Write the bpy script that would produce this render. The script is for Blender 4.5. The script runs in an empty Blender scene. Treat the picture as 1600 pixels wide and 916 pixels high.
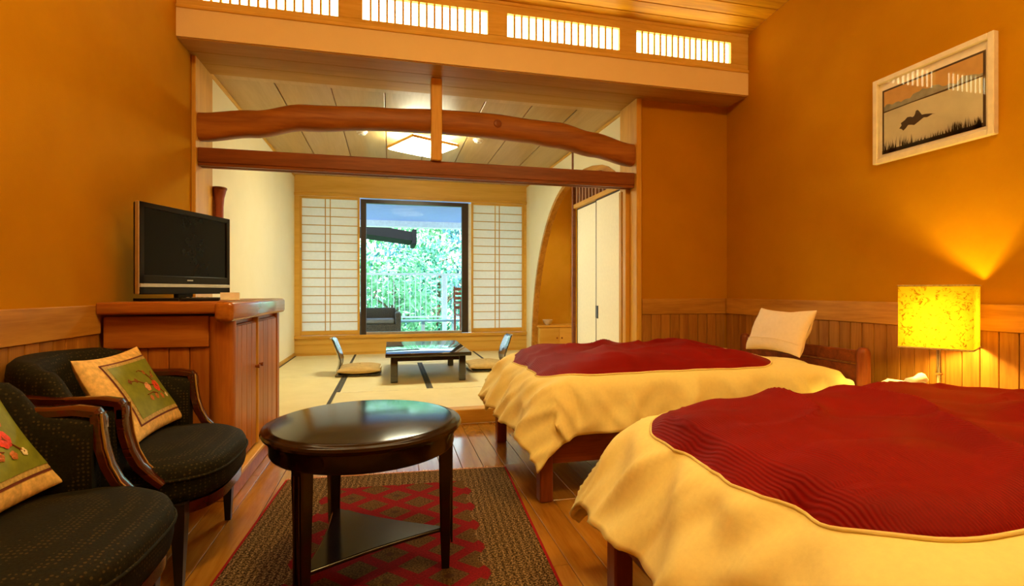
import bpy, bmesh, math, random
from mathutils import Vector, Matrix, noise
random.seed(7)
scene = bpy.context.scene
col = scene.collection
PI = math.pi

# ------------------------------------------------------------ camera
cam_d = bpy.data.cameras.new('camera')
cam = bpy.data.objects.new('camera', cam_d); col.objects.link(cam)
cam.location = (0, 0, 1.08)
cam.rotation_euler = (PI / 2, 0, -math.radians(13.5))
cam_d.sensor_width = 36
cam_d.lens = 36 * 792 / 1600
cam_d.shift_y = -3 / 1600
cam_d.clip_start = 0.02
scene.camera = cam

# ------------------------------------------------------------ world, sun, exposure
w = bpy.data.worlds.new('world'); scene.world = w; w.use_nodes = True
bg = w.node_tree.nodes['Background']
bg.inputs['Color'].default_value = (0.70, 0.93, 1.0, 1)
bg.inputs['Strength'].default_value = 3.0
sun_d = bpy.data.lights.new('sun', 'SUN'); sun_d.energy = 7.5; sun_d.angle = math.radians(2); sun_d.color = (1, 0.96, 0.88)
sun = bpy.data.objects.new('sun', sun_d); col.objects.link(sun)
sun.rotation_euler = (math.radians(42), math.radians(-18), 0)   # from behind the house, onto the trees
vs = scene.view_settings
vs.view_transform = 'Standard'; vs.look = 'None'; vs.exposure = 0.9; vs.gamma = 1.0
vs.use_curve_mapping = False
scene.cycles.use_denoising = True
scene.cycles.max_bounces = 10
scene.cycles.diffuse_bounces = 6
scene.cycles.sample_clamp_indirect = 6
WARM = (1.0, 0.70, 0.32)
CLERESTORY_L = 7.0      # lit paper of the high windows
MAIN_L = 44.0           # added bedroom ceiling lamps, out of view
TATAMI_L = 28.5         # ceiling lamp of the tatami room
LAMP_W = 55.0           # bulb of the bedside lamp

# ------------------------------------------------------------ material helpers
M = {}
def new_mat(name):
    m = bpy.data.materials.new(name); m.use_nodes = True
    nt = m.node_tree
    M[name] = m
    return m, nt, nt.nodes['Principled BSDF']
def nd(nt, t, **kw):
    n = nt.nodes.new(t)
    for k, v in kw.items(): setattr(n, k, v)
    return n
def mth(nt, op, a, b=None, c=None):
    n = nt.nodes.new('ShaderNodeMath'); n.operation = op
    for i, x in enumerate((a, b, c)):
        if x is None: continue
        if isinstance(x, (int, float)): n.inputs[i].default_value = x
        else: nt.links.new(x, n.inputs[i])
    return n.outputs[0]
def mix(nt, fac, a, b):
    n = nt.nodes.new('ShaderNodeMix'); n.data_type = 'RGBA'
    for s, x in ((n.inputs[0], fac), (n.inputs[6], a), (n.inputs[7], b)):
        if isinstance(x, (int, float)): s.default_value = x
        elif isinstance(x, tuple): s.default_value = x if len(x) == 4 else (*x, 1)
        else: nt.links.new(x, s)
    return n.outputs[2]
def coords(nt, scale=(1, 1, 1), rnd=True):
    tc = nd(nt, 'ShaderNodeTexCoord'); out = tc.outputs['Object']
    if rnd:
        oi = nd(nt, 'ShaderNodeObjectInfo')
        mu = mth(nt, 'MULTIPLY', oi.outputs['Random'], 37.0)
        va = nd(nt, 'ShaderNodeVectorMath', operation='ADD')
        nt.links.new(out, va.inputs[0]); nt.links.new(mu, va.inputs[1]); out = va.outputs[0]
    mp = nd(nt, 'ShaderNodeMapping'); mp.inputs['Scale'].default_value = scale
    nt.links.new(out, mp.inputs['Vector'])
    return mp.outputs[0]
def tex_noise(nt, vec, scale, detail=4, rough=.6, dist=0.0):
    n = nd(nt, 'ShaderNodeTexNoise')
    n.inputs['Scale'].default_value = scale; n.inputs['Detail'].default_value = detail
    n.inputs['Roughness'].default_value = rough; n.inputs['Distortion'].default_value = dist
    nt.links.new(vec, n.inputs['Vector'])
    return n.outputs['Fac']
def ramp(nt, fac, stops):
    r = nd(nt, 'ShaderNodeValToRGB'); e = r.color_ramp.elements
    while len(e) < len(stops): e.new(.5)
    for i, (p, c) in enumerate(stops): e[i].position = p; e[i].color = (*c, 1)
    nt.links.new(fac, r.inputs[0])
    return r.outputs[0]
def bump(nt, b, height, strength, dist=.01):
    n = nd(nt, 'ShaderNodeBump'); n.inputs['Strength'].default_value = strength; n.inputs['Distance'].default_value = dist
    nt.links.new(height, n.inputs['Height']); nt.links.new(n.outputs[0], b.inputs['Normal'])
def wood(name, light, dark, axis='x', rough=.45, freq=1.0, vary=.12, bumpy=.15, coat=0.0, spec=.35):
    m, nt, b = new_mat(name)
    b.inputs['Specular IOR Level'].default_value = spec
    s = {'x': (1.2, 14, 14), 'y': (14, 1.2, 14), 'z': (14, 14, 1.2)}[axis]
    v = coords(nt, tuple(k * freq for k in s))
    f1 = tex_noise(nt, v, 1.0, 5, .62, .8)
    f2 = tex_noise(nt, v, 6.0, 2, .5, .2)
    f = mth(nt, 'ADD', mth(nt, 'MULTIPLY', f1, .75), mth(nt, 'MULTIPLY', f2, .25))
    c = ramp(nt, f, [(.33, dark), (.62, light)])
    oi = nd(nt, 'ShaderNodeObjectInfo')
    hsv = nd(nt, 'ShaderNodeHueSaturation')
    nt.links.new(c, hsv.inputs['Color'])
    nt.links.new(mth(nt, 'ADD', mth(nt, 'MULTIPLY', oi.outputs['Random'], 2 * vary), 1 - vary), hsv.inputs['Value'])
    nt.links.new(hsv.outputs[0], b.inputs['Base Color'])
    b.inputs['Roughness'].default_value = rough
    b.inputs['Coat Weight'].default_value = coat
    b.inputs['Coat Roughness'].default_value = .12
    bump(nt, b, f, bumpy, .004)
    return m
def plaster(name, c1, c2, rough=.9, scale=3.0):
    m, nt, b = new_mat(name)
    v = coords(nt, rnd=False)
    f = tex_noise(nt, v, scale, 4, .6)
    nt.links.new(ramp(nt, f, [(.3, c1), (.7, c2)]), b.inputs['Base Color'])
    b.inputs['Roughness'].default_value = rough
    b.inputs['Specular IOR Level'].default_value = .04
    bump(nt, b, tex_noise(nt, v, 180, 3, .7), .25, .003)
def plain(name, c, rough=.5, metal=0.0, spec=.5, coat=0.0, var=.08, nscale=20, bumps=0.0):
    m, nt, b = new_mat(name)
    v = coords(nt)
    f = tex_noise(nt, v, nscale, 3)
    c1 = tuple(max(0, x * (1 - var)) for x in c); c2 = tuple(min(1, x * (1 + var)) for x in c)
    nt.links.new(ramp(nt, f, [(.3, c1), (.7, c2)]), b.inputs['Base Color'])
    b.inputs['Roughness'].default_value = rough; b.inputs['Metallic'].default_value = metal
    b.inputs['Specular IOR Level'].default_value = spec
    b.inputs['Coat Weight'].default_value = coat; b.inputs['Coat Roughness'].default_value = .08
    if bumps: bump(nt, b, f, bumps, .004)
    return b
def paper(name, c, trans=.5, fibre=0.0, fibre_col=(.3, .15, .02)):
    m, nt, b = new_mat(name)
    out = nt.nodes['Material Output']
    v = coords(nt)
    if fibre:
        f = tex_noise(nt, v, 26, 5, .7, 2.5)
        cc = ramp(nt, f, [(.36, fibre_col), (.36 + fibre, c)])
    else:
        cc = ramp(nt, tex_noise(nt, v, 30, 3), [(.3, tuple(x * .95 for x in c)), (.7, c)])
    d = nd(nt, 'ShaderNodeBsdfDiffuse'); t = nd(nt, 'ShaderNodeBsdfTranslucent')
    nt.links.new(cc, d.inputs[0]); nt.links.new(cc, t.inputs[0])
    mx = nd(nt, 'ShaderNodeMixShader'); mx.inputs[0].default_value = trans
    nt.links.new(d.outputs[0], mx.inputs[1]); nt.links.new(t.outputs[0], mx.inputs[2])
    nt.links.new(mx.outputs[0], out.inputs['Surface'])
    nt.nodes.remove(b)
def emit(name, c, s):
    m, nt, b = new_mat(name)
    out = nt.nodes['Material Output']
    e = nd(nt, 'ShaderNodeEmission'); e.inputs[1].default_value = s
    v = coords(nt)
    nt.links.new(ramp(nt, tex_noise(nt, v, 8, 2), [(.3, tuple(x * .94 for x in c)), (.7, c)]), e.inputs[0])
    nt.links.new(e.outputs[0], out.inputs['Surface']); nt.nodes.remove(b)
def glass(name, k=1.0, tint=(1, 1, 1)):
    m, nt, b = new_mat(name)
    out = nt.nodes['Material Output']
    t = nd(nt, 'ShaderNodeBsdfTransparent'); t.inputs[0].default_value = (*tint, 1)
    g = nd(nt, 'ShaderNodeBsdfGlossy'); g.inputs['Roughness'].default_value = .01
    fr = nd(nt, 'ShaderNodeFresnel'); fr.inputs[0].default_value = 1.5
    mx = nd(nt, 'ShaderNodeMixShader')
    nt.links.new(mth(nt, 'MULTIPLY', mth(nt, 'MULTIPLY', fr.outputs[0], k), mth(nt, 'SUBTRACT', 1.0, nd(nt, 'ShaderNodeNewGeometry').outputs['Backfacing'])), mx.inputs[0])
    nt.links.new(t.outputs[0], mx.inputs[1]); nt.links.new(g.outputs[0], mx.inputs[2])
    nt.links.new(mx.outputs[0], out.inputs['Surface']); nt.nodes.remove(b)

# ------------------------------------------------------------ materials
plaster('ochre_plaster', (.44, .195, .002), (.49, .225, .004))
plaster('header_plaster', (.86, .69, .40), (.89, .73, .44))
plaster('cream_plaster', (.84, .79, .56), (.88, .83, .61), scale=2)
plaster('alcove_plaster', (.66, .40, .03), (.72, .44, .05))
wood('floor_oak', (.47, .22, .028), (.31, .125, .010), 'y', rough=.25, vary=.10, bumpy=.03, coat=.7)
wood('cap_oak', (.54, .27, .04), (.32, .13, .014), 'y', rough=.5, freq=.8)
wood('cap_oak_x', (.54, .27, .04), (.32, .13, .014), 'x', rough=.5, freq=.8)
wood('wain_oak', (.44, .20, .03), (.26, .095, .010), 'z', rough=.5)
wood('ceil_cedar', (.74, .43, .02), (.50, .25, .01), 'x', rough=.45, vary=.14, bumpy=.08, spec=.15)
wood('ceil_panel', (.54, .37, .15), (.43, .275, .09), 'y', rough=.30, vary=.08, bumpy=.03, freq=.5)
wood('frame_hinoki', (.72, .42, .07), (.56, .29, .035), 'x', rough=.45, vary=.05)
wood('frame_hinoki_z', (.72, .42, .07), (.56, .29, .035), 'z', rough=.45, vary=.05)
wood('frame_hinoki_y', (.72, .42, .07), (.56, .29, .035), 'y', rough=.45, vary=.05)
wood('log_beam', (.42, .155, .020), (.24, .065, .006), 'x', rough=.45, freq=.7, vary=.03)
wood('lintel', (.27, .078, .012), (.15, .034, .005), 'x', rough=.4, vary=.03)
wood('clerestory_wood', (.80, .55, .15), (.66, .40, .075), 'x', rough=.5, vary=.05, spec=.1)
wood('golden_board', (.78, .50, .11), (.66, .38, .06), 'x', rough=.45, vary=.05, freq=.5)
wood('cabinet_x', (.48, .17, .025), (.29, .078, .008), 'x', rough=.38, vary=.05)
wood('cabinet_z', (.48, .17, .025), (.29, .078, .008), 'z', rough=.38, vary=.07)
wood('cabinet_y', (.48, .17, .025), (.29, .078, .008), 'y', rough=.25, vary=.05, coat=.6)
wood('mahogany', (.07, .012, .004), (.028, .004, .002), 'x', rough=.2, vary=.03, bumpy=.04, coat=.6)
wood('espresso', (.016, .007, .004), (.007, .003, .002), 'x', rough=.14, vary=.05, bumpy=.01, coat=.1, spec=.3)
wood('black_leg', (.018, .012, .009), (.008, .006, .005), 'z', rough=.3, vary=.05, bumpy=.03)
wood('bed_wood', (.25, .062, .015), (.11, .022, .006), 'x', rough=.35, vary=.05)
wood('bed_wood_z', (.28, .07, .017), (.13, .027, .007), 'z', rough=.35, vary=.05)
wood('slat_brown', (.34, .17, .09), (.20, .09, .045), 'z', rough=.5)
wood('red_chair', (.34, .09, .05), (.20, .045, .025), 'z', rough=.5)
plain('lacquer', (.012, .009, .009), rough=.08, coat=1.0, var=.2)
plain('zaisu_lacquer', (.03, .022, .02), rough=.2, coat=.8, var=.2)
plain('black_plastic', (.006, .005, .004), rough=.35, spec=.25)
plain('screen_black', (.006, .005, .003), rough=.12, var=.1, spec=.08)
plain('silver', (.62, .60, .56), rough=.3, metal=.85)
plain('chrome', (.80, .74, .60), rough=.15, metal=1.0)
plain('brass', (.65, .42, .14), rough=.3, metal=1.0)
plain('white_plastic', (.86, .84, .78), rough=.35)
plain('sash_dark', (.035, .024, .018), rough=.35)
plain('picture_frame', (.72, .62, .48), rough=.45)
plain('mat_board', (.80, .74, .66), rough=.8)
plain('print_dark', (.045, .022, .012), rough=.8)
plain('print_field', (.54, .50, .38), rough=.8, nscale=6, var=.12)
plain('print_sky_reflection', (.52, .30, .10), rough=.8)  # orange is the wall's reflection in the glass, painted into the sky
plain('print_hill', (.24, .24, .20), rough=.8, nscale=14, var=.35)
plain('cream_cotton', (.88, .79, .36), rough=.9, spec=.2, var=.03, nscale=60, bumps=.1)
plain('sheet_white', (.86, .74, .54), rough=.9, spec=.2, var=.02)
plain('pillow_cotton', (.86, .74, .56), rough=.9, spec=.2, var=.03, nscale=40)
plain('mattress_cover', (.66, .55, .36), rough=.9, spec=.2)
plain('cushion_cream', (.76, .52, .20), rough=.85, spec=.2, var=.25, nscale=45)
plain('cushion_green', (.20, .24, .025), rough=.6, spec=.4, var=.18, nscale=25)
plain('cushion_trim', (.14, .03, .02), rough=.8)
plain('cushion_gold', (.48, .36, .13), rough=.8, var=.3, nscale=90)
plain('thread_red', (.72, .055, .02), rough=.6, var=.25, nscale=90)
plain('thread_pink', (.80, .38, .20), rough=.6, var=.2, nscale=90)
plain('thread_white', (.80, .72, .50), rough=.6)
plain('thread_brown', (.22, .07, .02), rough=.7)
plain('thread_rust', (.50, .17, .04), rough=.7)
plain('zabuton', (.56, .38, .14), rough=.85, spec=.2, var=.12)
plain('tatami_edge', (.06, .055, .04), rough=.8, var=.3, nscale=120)
plain('tatami_pale_edge', (.80, .72, .46), rough=.8, var=.1)
plain('bowl_glaze', (.72, .68, .60), rough=.25, coat=.4)
plain('wicker', (.09, .075, .06), rough=.7, var=.5, nscale=70, bumps=.5)
plain('wicker_cushion', (.26, .25, .25), rough=.9)
plain('rail_white', (.88, .92, .95), rough=.4)
plain('deck_pale', (.62, .72, .74), rough=.6)
plain('bench_blue', (.30, .52, .66), rough=.4)
plain('soffit_blue', (.30, .38, .80), rough=.6, var=.04)
plain('roof_dark', (.008, .008, .009), rough=.8, spec=.1)
plain('earth', (.20, .26, .10), rough=1.0, var=.4, nscale=3)
plain('bark', (.12, .08, .05), rough=.95, var=.4, nscale=15)
plain('leaf_bright', (.15, .44, .20), rough=.55, var=.35, nscale=4)
plain('leaf_mid', (.06, .28, .17), rough=.55, var=.35, nscale=4)
plain('leaf_blue', (.05, .17, .22), rough=.55, var=.35, nscale=4)
paper('shoji_paper', (.92, .90, .82), trans=.50)
paper('lamp_paper', (.30, .185, .008), trans=.50, fibre=.11, fibre_col=(.09, .045, .002))
paper('fusuma_paper', (.97, .95, .80), trans=.0)
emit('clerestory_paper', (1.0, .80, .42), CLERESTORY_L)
emit('added_lamp_diffuser', (1.0, .67, .22), MAIN_L)
emit('tatami_diffuser', (1.0, .96, .66), TATAMI_L)
emit('bulb_glow', (1.0, .65, .15), 30.0)
glass('window_glass', .08, (.97, 1, 1))
glass('picture_glass', 1.0)

def tatami_material():
    m, nt, b = new_mat('tatami_straw')
    v = coords(nt, (1, 1, 1))
    wv = nd(nt, 'ShaderNodeTexWave'); wv.bands_direction = 'X'; wv.inputs['Scale'].default_value = 60
    wv.inputs['Distortion'].default_value = .6; nt.links.new(v, wv.inputs['Vector'])
    n = tex_noise(nt, v, 5, 4)
    c = ramp(nt, n, [(.3, (.76, .68, .36)), (.7, (.84, .76, .44))])
    nt.links.new(mix(nt, mth(nt, 'MULTIPLY', wv.outputs['Fac'], .18), c, (.58, .49, .22)), b.inputs['Base Color'])
    b.inputs['Roughness'].default_value = .6
    bump(nt, b, wv.outputs['Fac'], .15, .002)
tatami_material()
def red_quilt_material():
    m, nt, b = new_mat('red_quilt')
    v = coords(nt, (1, 1, 1))
    wv = nd(nt, 'ShaderNodeTexWave'); wv.bands_direction = 'X'; wv.inputs['Scale'].default_value = 42
    wv.inputs['Distortion'].default_value = 1.2; wv.inputs['Detail Scale'].default_value = .6
    nt.links.new(v, wv.inputs['Vector'])
    n = tex_noise(nt, v, 2.4, 3)
    c = ramp(nt, n, [(.3, (.20, .0025, .002)), (.7, (.29, .004, .002))])
    nt.links.new(mix(nt, mth(nt, 'MULTIPLY', wv.outputs['Fac'], .45), c, (.13, .004, .004)), b.inputs['Base Color'])
    b.inputs['Roughness'].default_value = .6
    b.inputs['Specular IOR Level'].default_value = .12
    bump(nt, b, wv.outputs['Fac'], .35, .004)
red_quilt_material()
def dot_fabric_material():
    m, nt, b = new_mat('dot_fabric')
    v = coords(nt, (1, 1, 1), rnd=False)
    vo = nd(nt, 'ShaderNodeTexVoronoi'); vo.inputs['Scale'].default_value = 78; vo.inputs['Randomness'].default_value = .25
    nt.links.new(v, vo.inputs['Vector'])
    dot = mth(nt, 'LESS_THAN', vo.outputs['Distance'], .28)
    n = tex_noise(nt, v, 140, 2)
    c = ramp(nt, n, [(.3, (.007, .0065, .003)), (.7, (.014, .013, .006))])
    nt.links.new(mix(nt, mth(nt, 'MULTIPLY', dot, .6), c, (.07, .05, .017)), b.inputs['Base Color'])
    b.inputs['Roughness'].default_value = .75
    b.inputs['Specular IOR Level'].default_value = .15
    bump(nt, b, n, .25, .002)
dot_fabric_material()
def rug_material():
    m, nt, b = new_mat('rug_weave')
    tc = nd(nt, 'ShaderNodeTexCoord'); sx = nd(nt, 'ShaderNodeSeparateXYZ'); nt.links.new(tc.outputs['Object'], sx.inputs[0])
    x, y = sx.outputs[0], sx.outputs[1]
    ax = mth(nt, 'ABSOLUTE', x); ay = mth(nt, 'ABSOLUTE', y)
    fx = mth(nt, 'ABSOLUTE', mth(nt, 'SUBTRACT', mth(nt, 'FRACT', mth(nt, 'ADD', mth(nt, 'DIVIDE', x, .23), 100.5)), .5))
    fy = mth(nt, 'ABSOLUTE', mth(nt, 'SUBTRACT', mth(nt, 'FRACT', mth(nt, 'ADD', mth(nt, 'DIVIDE', y, .20), 100.25)), .5))
    d = mth(nt, 'ADD', fx, fy)
    ring = mth(nt, 'MULTIPLY', mth(nt, 'GREATER_THAN', d, .34), mth(nt, 'LESS_THAN', d, .66))
    core = mth(nt, 'LESS_THAN', d, .10)
    zig = mth(nt, 'MULTIPLY', mth(nt, 'SUBTRACT', fy, .25), .10)
    field = mth(nt, 'MULTIPLY', mth(nt, 'LESS_THAN', mth(nt, 'ADD', ax, zig), .37), mth(nt, 'LESS_THAN', ay, .80))
    speck = tex_noise(nt, tc.outputs['Object'], 130, 2, .7)
    stripe = mth(nt, 'SINE', mth(nt, 'MULTIPLY', ax, 210))
    bf = mth(nt, 'ADD', speck, mth(nt, 'MULTIPLY', stripe, .03))
    border = ramp(nt, bf, [(.40, (.018, .010, .006)), (.5, (.085, .048, .018)), (.64, (.36, .24, .10))])
    olive = ramp(nt, speck, [(.35, (.03, .016, .006)), (.65, (.15, .085, .025))])
    red = ramp(nt, speck, [(.3, (.11, .004, .008)), (.7, (.26, .008, .014))])
    f = mix(nt, ring, olive, red)
    f = mix(nt, core, f, (.06, .03, .015))
    c = mix(nt, field, border, f)
    edge = mth(nt, 'GREATER_THAN', ax, .622)
    c = mix(nt, edge, c, (.28, .010, .012))
    end = mth(nt, 'GREATER_THAN', ay, .985)
    c = mix(nt, end, c, (.50, .20, .09))
    nt.links.new(c, b.inputs['Base Color'])
    b.inputs['Roughness'].default_value = .95; b.inputs['Specular IOR Level'].default_value = .1
    bump(nt, b, speck, .5, .004)
rug_material()

# ------------------------------------------------------------ geometry helpers
class G:
    def __init__(s): s.v = []; s.f = []
    def add(s, vs, fs):
        n = len(s.v); s.v += [tuple(p) for p in vs]; s.f += [tuple(i + n for i in f) for f in fs]; return s
    def box(s, x0, x1, y0, y1, z0, z1):
        vs = [(x, y, z) for z in (z0, z1) for y in (y0, y1) for x in (x0, x1)]
        return s.add(vs, [(0, 2, 3, 1), (4, 5, 7, 6), (0, 1, 5, 4), (2, 6, 7, 3), (0, 4, 6, 2), (1, 3, 7, 5)])
    def bev(s, x0, x1, y0, y1, z0, z1, b=.005, seg=1):
        bm = bmesh.new(); bmesh.ops.create_cube(bm, size=1)
        for q in bm.verts:
            q.co = Vector(((x0 + x1) / 2 + q.co.x * (x1 - x0), (y0 + y1) / 2 + q.co.y * (y1 - y0), (z0 + z1) / 2 + q.co.z * (z1 - z0)))
        bmesh.ops.bevel(bm, geom=bm.edges[:], offset=b, segments=seg, profile=.5, affect='EDGES')
        bm.verts.index_update()
        s.add([q.co[:] for q in bm.verts], [[q.index for q in f.verts] for f in bm.faces]); bm.free(); return s
    def prism(s, poly, axis, a, b):
        def p(u, q, t):
            return {'x': (t, u, q), 'y': (u, t, q), 'z': (u, q, t)}[axis]
        n = len(poly)
        vs = [p(u, q, a) for u, q in poly] + [p(u, q, b) for u, q in poly]
        fs = [tuple(range(n)), tuple(range(2 * n - 1, n - 1, -1))] + [(i, (i + 1) % n, n + (i + 1) % n, n + i) for i in range(n)]
        return s.add(vs, fs)
    def strip_prism(s, inner, outer, axis, a, b):
        """closed band between two polylines with as many points"""
        for i in range(len(inner) - 1):
            s.prism([inner[i], inner[i + 1], outer[i + 1], outer[i]], axis, a, b)
        return s
    def loft(s, secs, caps=True, closed=True):
        m = len(secs[0]); n0 = len(s.v)
        vs = [p for sec in secs for p in sec]; fs = []
        for i in range(len(secs) - 1):
            for j in range(m if closed else m - 1):
                k = (j + 1) % m
                fs.append((i * m + j, i * m + k, (i + 1) * m + k, (i + 1) * m + j))
        if caps: fs += [tuple(range(m - 1, -1, -1)), tuple((len(secs) - 1) * m + j for j in range(m))]
        return s.add(vs, fs)
    def tube(s, path, r, n=8, sq=None):
        path = [Vector(p) for p in path]; k = len(path)
        rs = r if isinstance(r, (list, tuple)) else [r] * k
        t0 = (path[1] - path[0]).normalized()
        ref = Vector((0, 0, 1)) if abs(t0.z) < .9 else Vector((1, 0, 0))
        nrm = (ref - t0 * ref.dot(t0)).normalized(); secs = []
        for i in range(k):
            t = (path[min(i + 1, k - 1)] - path[max(i - 1, 0)]).normalized()
            nrm = (nrm - t * nrm.dot(t)).normalized(); bn = t.cross(nrm)
            if sq:
                a, b = sq
                pr = [(-a, -b * .6), (-a * .6, -b), (a * .6, -b), (a, -b * .6), (a, b * .6), (a * .6, b), (-a * .6, b), (-a, b * .6)]
                secs.append([path[i] + bn * (u * rs[i]) + nrm * (q * rs[i]) for u, q in pr])
            else:
                secs.append([path[i] + (nrm * math.cos(2 * PI * j / n) + bn * math.sin(2 * PI * j / n)) * rs[i] for j in range(n)])
        return s.loft(secs)
    def lathe(s, prof, n=24, c=(0, 0, 0)):
        secs = [[(c[0] + r * math.cos(2 * PI * j / n), c[1] + r * math.sin(2 * PI * j / n), c[2] + z) for j in range(n)] for r, z in prof]
        return s.loft(secs)
    def grid(s, fn, nu, nv):
        vs = [fn(i / nu, j / nv) for i in range(nu + 1) for j in range(nv + 1)]
        fs = [(i * (nv + 1) + j, (i + 1) * (nv + 1) + j, (i + 1) * (nv + 1) + j + 1, i * (nv + 1) + j + 1) for i in range(nu) for j in range(nv)]
        return s.add(vs, fs)
    def mesh(s, name, m, smooth=0):
        me = bpy.data.meshes.new(name); me.from_pydata(s.v, [], s.f)
        bm = bmesh.new(); bm.from_mesh(me); bmesh.ops.recalc_face_normals(bm, faces=bm.faces[:]); bm.to_mesh(me); bm.free()
        me.materials.append(M[m])
        if smooth:
            for p in me.polygons: p.use_smooth = True
            me.set_sharp_from_angle(angle=math.radians(smooth))
        me.update(); return me
    def build(s, name, m, parent=None, smooth=0, loc=None, label=None):
        if loc is not None: s.v = [(p[0] - loc[0], p[1] - loc[1], p[2] - loc[2]) for p in s.v]
        o = bpy.data.objects.new(name, s.mesh(name, m, smooth)); col.objects.link(o)
        if parent is not None: o.parent = parent
        elif loc is not None: o.location = loc
        if label: o['label'] = label
        return o
def tag(o, label, cat, group=None, kind=None):
    o['label'] = label; o['category'] = cat
    if group: o['group'] = group
    if kind: o['kind'] = kind
    return o
def thing(name, label, cat, loc, rotz=0, group=None):
    o = bpy.data.objects.new(name, None); col.objects.link(o); o.empty_display_size = .1
    o.location = loc; o.rotation_euler = (0, 0, rotz)
    return tag(o, label, cat, group)
def struct(name, label, cat, g, m, smooth=0):
    return tag(g.build(name, m, None, smooth), label, cat, None, 'structure')
def struct_root(name, label, cat):
    return tag_kind(thing(name, label, cat, (0, 0, 0)))
def tag_kind(o): o['kind'] = 'structure'; return o
def copy_tree(o, parent=None):
    c = o.copy(); col.objects.link(c)
    if parent is not None: c.parent = parent
    for ch in list(o.children): copy_tree(ch, c)
    return c
def inst(name, me, parent, loc=(0, 0, 0), scale=(1, 1, 1), rot=(0, 0, 0)):
    o = bpy.data.objects.new(name, me); col.objects.link(o); o.parent = parent
    o.location = loc; o.scale = scale; o.rotation_euler = rot
    return o
def nz(x, y, z=0.0): return noise.noise(Vector((x, y, z)))
def lerp(pts, x):
    for (a, p), (b, q) in zip(pts, pts[1:]):
        if x <= b: 
            t = (x - a) / (b - a); t = max(0, t); t = t * t * (3 - 2 * t); return p + (q - p) * t
    return pts[-1][1]

# ============================================================ SETTING
XL, XR, YB, YO, YH = -1.39, 3.03, -1.5, 4.10, 3.81   # left wall, right wall, behind camera, opening wall, header face
YT, YE = 4.40, 8.10                                   # tatami room front and back
ZT = .11                                              # tatami floor height
ZC = 2.82                                             # tatami ceiling
TX0, TX1 = -1.39, 2.19
def zc(y): return 3.31 + (YH - y) * .0963
# ---- bedroom floor: planks running along y
fl = struct('floor', 'polished oak plank floor of the bedroom', 'floor', G().box(XL - .1, XR + .1, YB - .1, YO + .05, -.10, -.022), 'wain_oak')
PW = .13
plank = G().bev(0, PW - .003, 0, 1.9 - .003, -.022, 0, .0015).mesh('floor_plank', 'floor_oak')
nx = int((XR - XL) / PW) + 1
for i in range(nx):
    y = YB - random.uniform(0, 1.8)
    x = XL + i * PW
    while y < YO:
        y0, y1 = max(y, YB), min(y + 1.9, YO)
        if y1 - y0 > .05:
            wdt = min(PW, XR - x) / PW
            inst('floor_plank', plank, fl, (x, y0, 0), (wdt, (y1 - y0) / 1.9, 1))
        y += 1.9
# ---- bedroom walls
struct('wall_left', 'ochre plaster wall behind the armchairs', 'wall', G().prism([(YB, -.1), (YO, -.1), (YO, zc(YO)), (YB, zc(YB))], 'x', XL - .15, XL), 'ochre_plaster')
struct('wall_right', 'ochre plaster wall with the framed picture', 'wall', G().prism([(YB, -.1), (YT, -.1), (YT, zc(YT)), (YB, zc(YB))], 'x', XR, XR + .15), 'ochre_plaster')
struct('wall_behind', 'ochre plaster wall closing the bedroom behind the beds', 'wall', G().box(XL - .15, XR + .15, YB - .15, YB, -.1, zc(YB)), 'ochre_plaster')
struct('wall_opening', 'narrow ochre plaster wall beside the tatami room opening', 'wall', G().box(2.15, XR, YO, YT, -.1, 2.776), 'ochre_plaster')
# ---- header over the opening
hd = struct('trim_1', 'plastered header beam spanning above the tatami room opening', 'beam', G().box(XL, XR, YH, YT, 2.785, 2.975), 'header_plaster')
wood('soffit_board', (.50, .30, .08), (.40, .22, .045), 'x', rough=.5, spec=.1, vary=.05, freq=.5)
for k in range(3):
    a = YH + .012 + k * .194
    G().bev(XL, XR, a, a + .19, 2.776, 2.786, .002).build('soffit_board', 'soffit_board', hd)
# ---- wainscot: cap boards and upright boards
def wainscot(n, label, a, b, face, axis, inward, bw=.085):
    """a..b along the wall, face = wall plane, inward = +1/-1"""
    mcap = 'cap_oak' if axis == 'y' else 'cap_oak_x'
    def bx(u0, u1, t0, t1, z0, z1, bv):
        t0, t1 = sorted((face + inward * t0, face + inward * t1))
        return G().bev(t0, t1, u0, u1, z0, z1, bv) if axis == 'y' else G().bev(u0, u1, t0, t1, z0, z1, bv)
    root = struct_root(n, label, 'wainscot')
    bx(a, b, 0, .024, .873, 1.012, .003).build('cap_board', mcap, root)
    bx(a, b, 0, .030, 0, .09, .003).build('baseboard', mcap, root)
    bx(a, b, 0, .006, .09, .873, .0005).build('backing_board', 'wain_oak', root)
    k = int((b - a) / bw); st = (b - a) / k
    if axis == 'y':
        t0, t1 = sorted((inward * .006, inward * .016)); me = G().bev(t0, t1, 0, st - .004, .09, .873, .0025).mesh('wainscot_board', 'wain_oak')
    else:
        t0, t1 = sorted((inward * .006, inward * .016)); me = G().bev(0, st - .004, t0, t1, .09, .873, .0025).mesh('wainscot_board', 'wain_oak')
    for i in range(k):
        inst('wainscot_board', me, root, (face, a + i * st, 0) if axis == 'y' else (a + i * st, face, 0))
wainscot('trim_2', 'oak wainscot along the wall behind the armchairs', YB, 2.86, XL, 'y', 1)
wainscot('trim_3', 'oak wainscot behind the bed heads below the picture', YB, YO - .02, XR, 'y', -1)
wainscot('trim_4', 'short oak wainscot between the opening post and the corner', 2.16, XR - .03, YO, 'x', -1)
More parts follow.
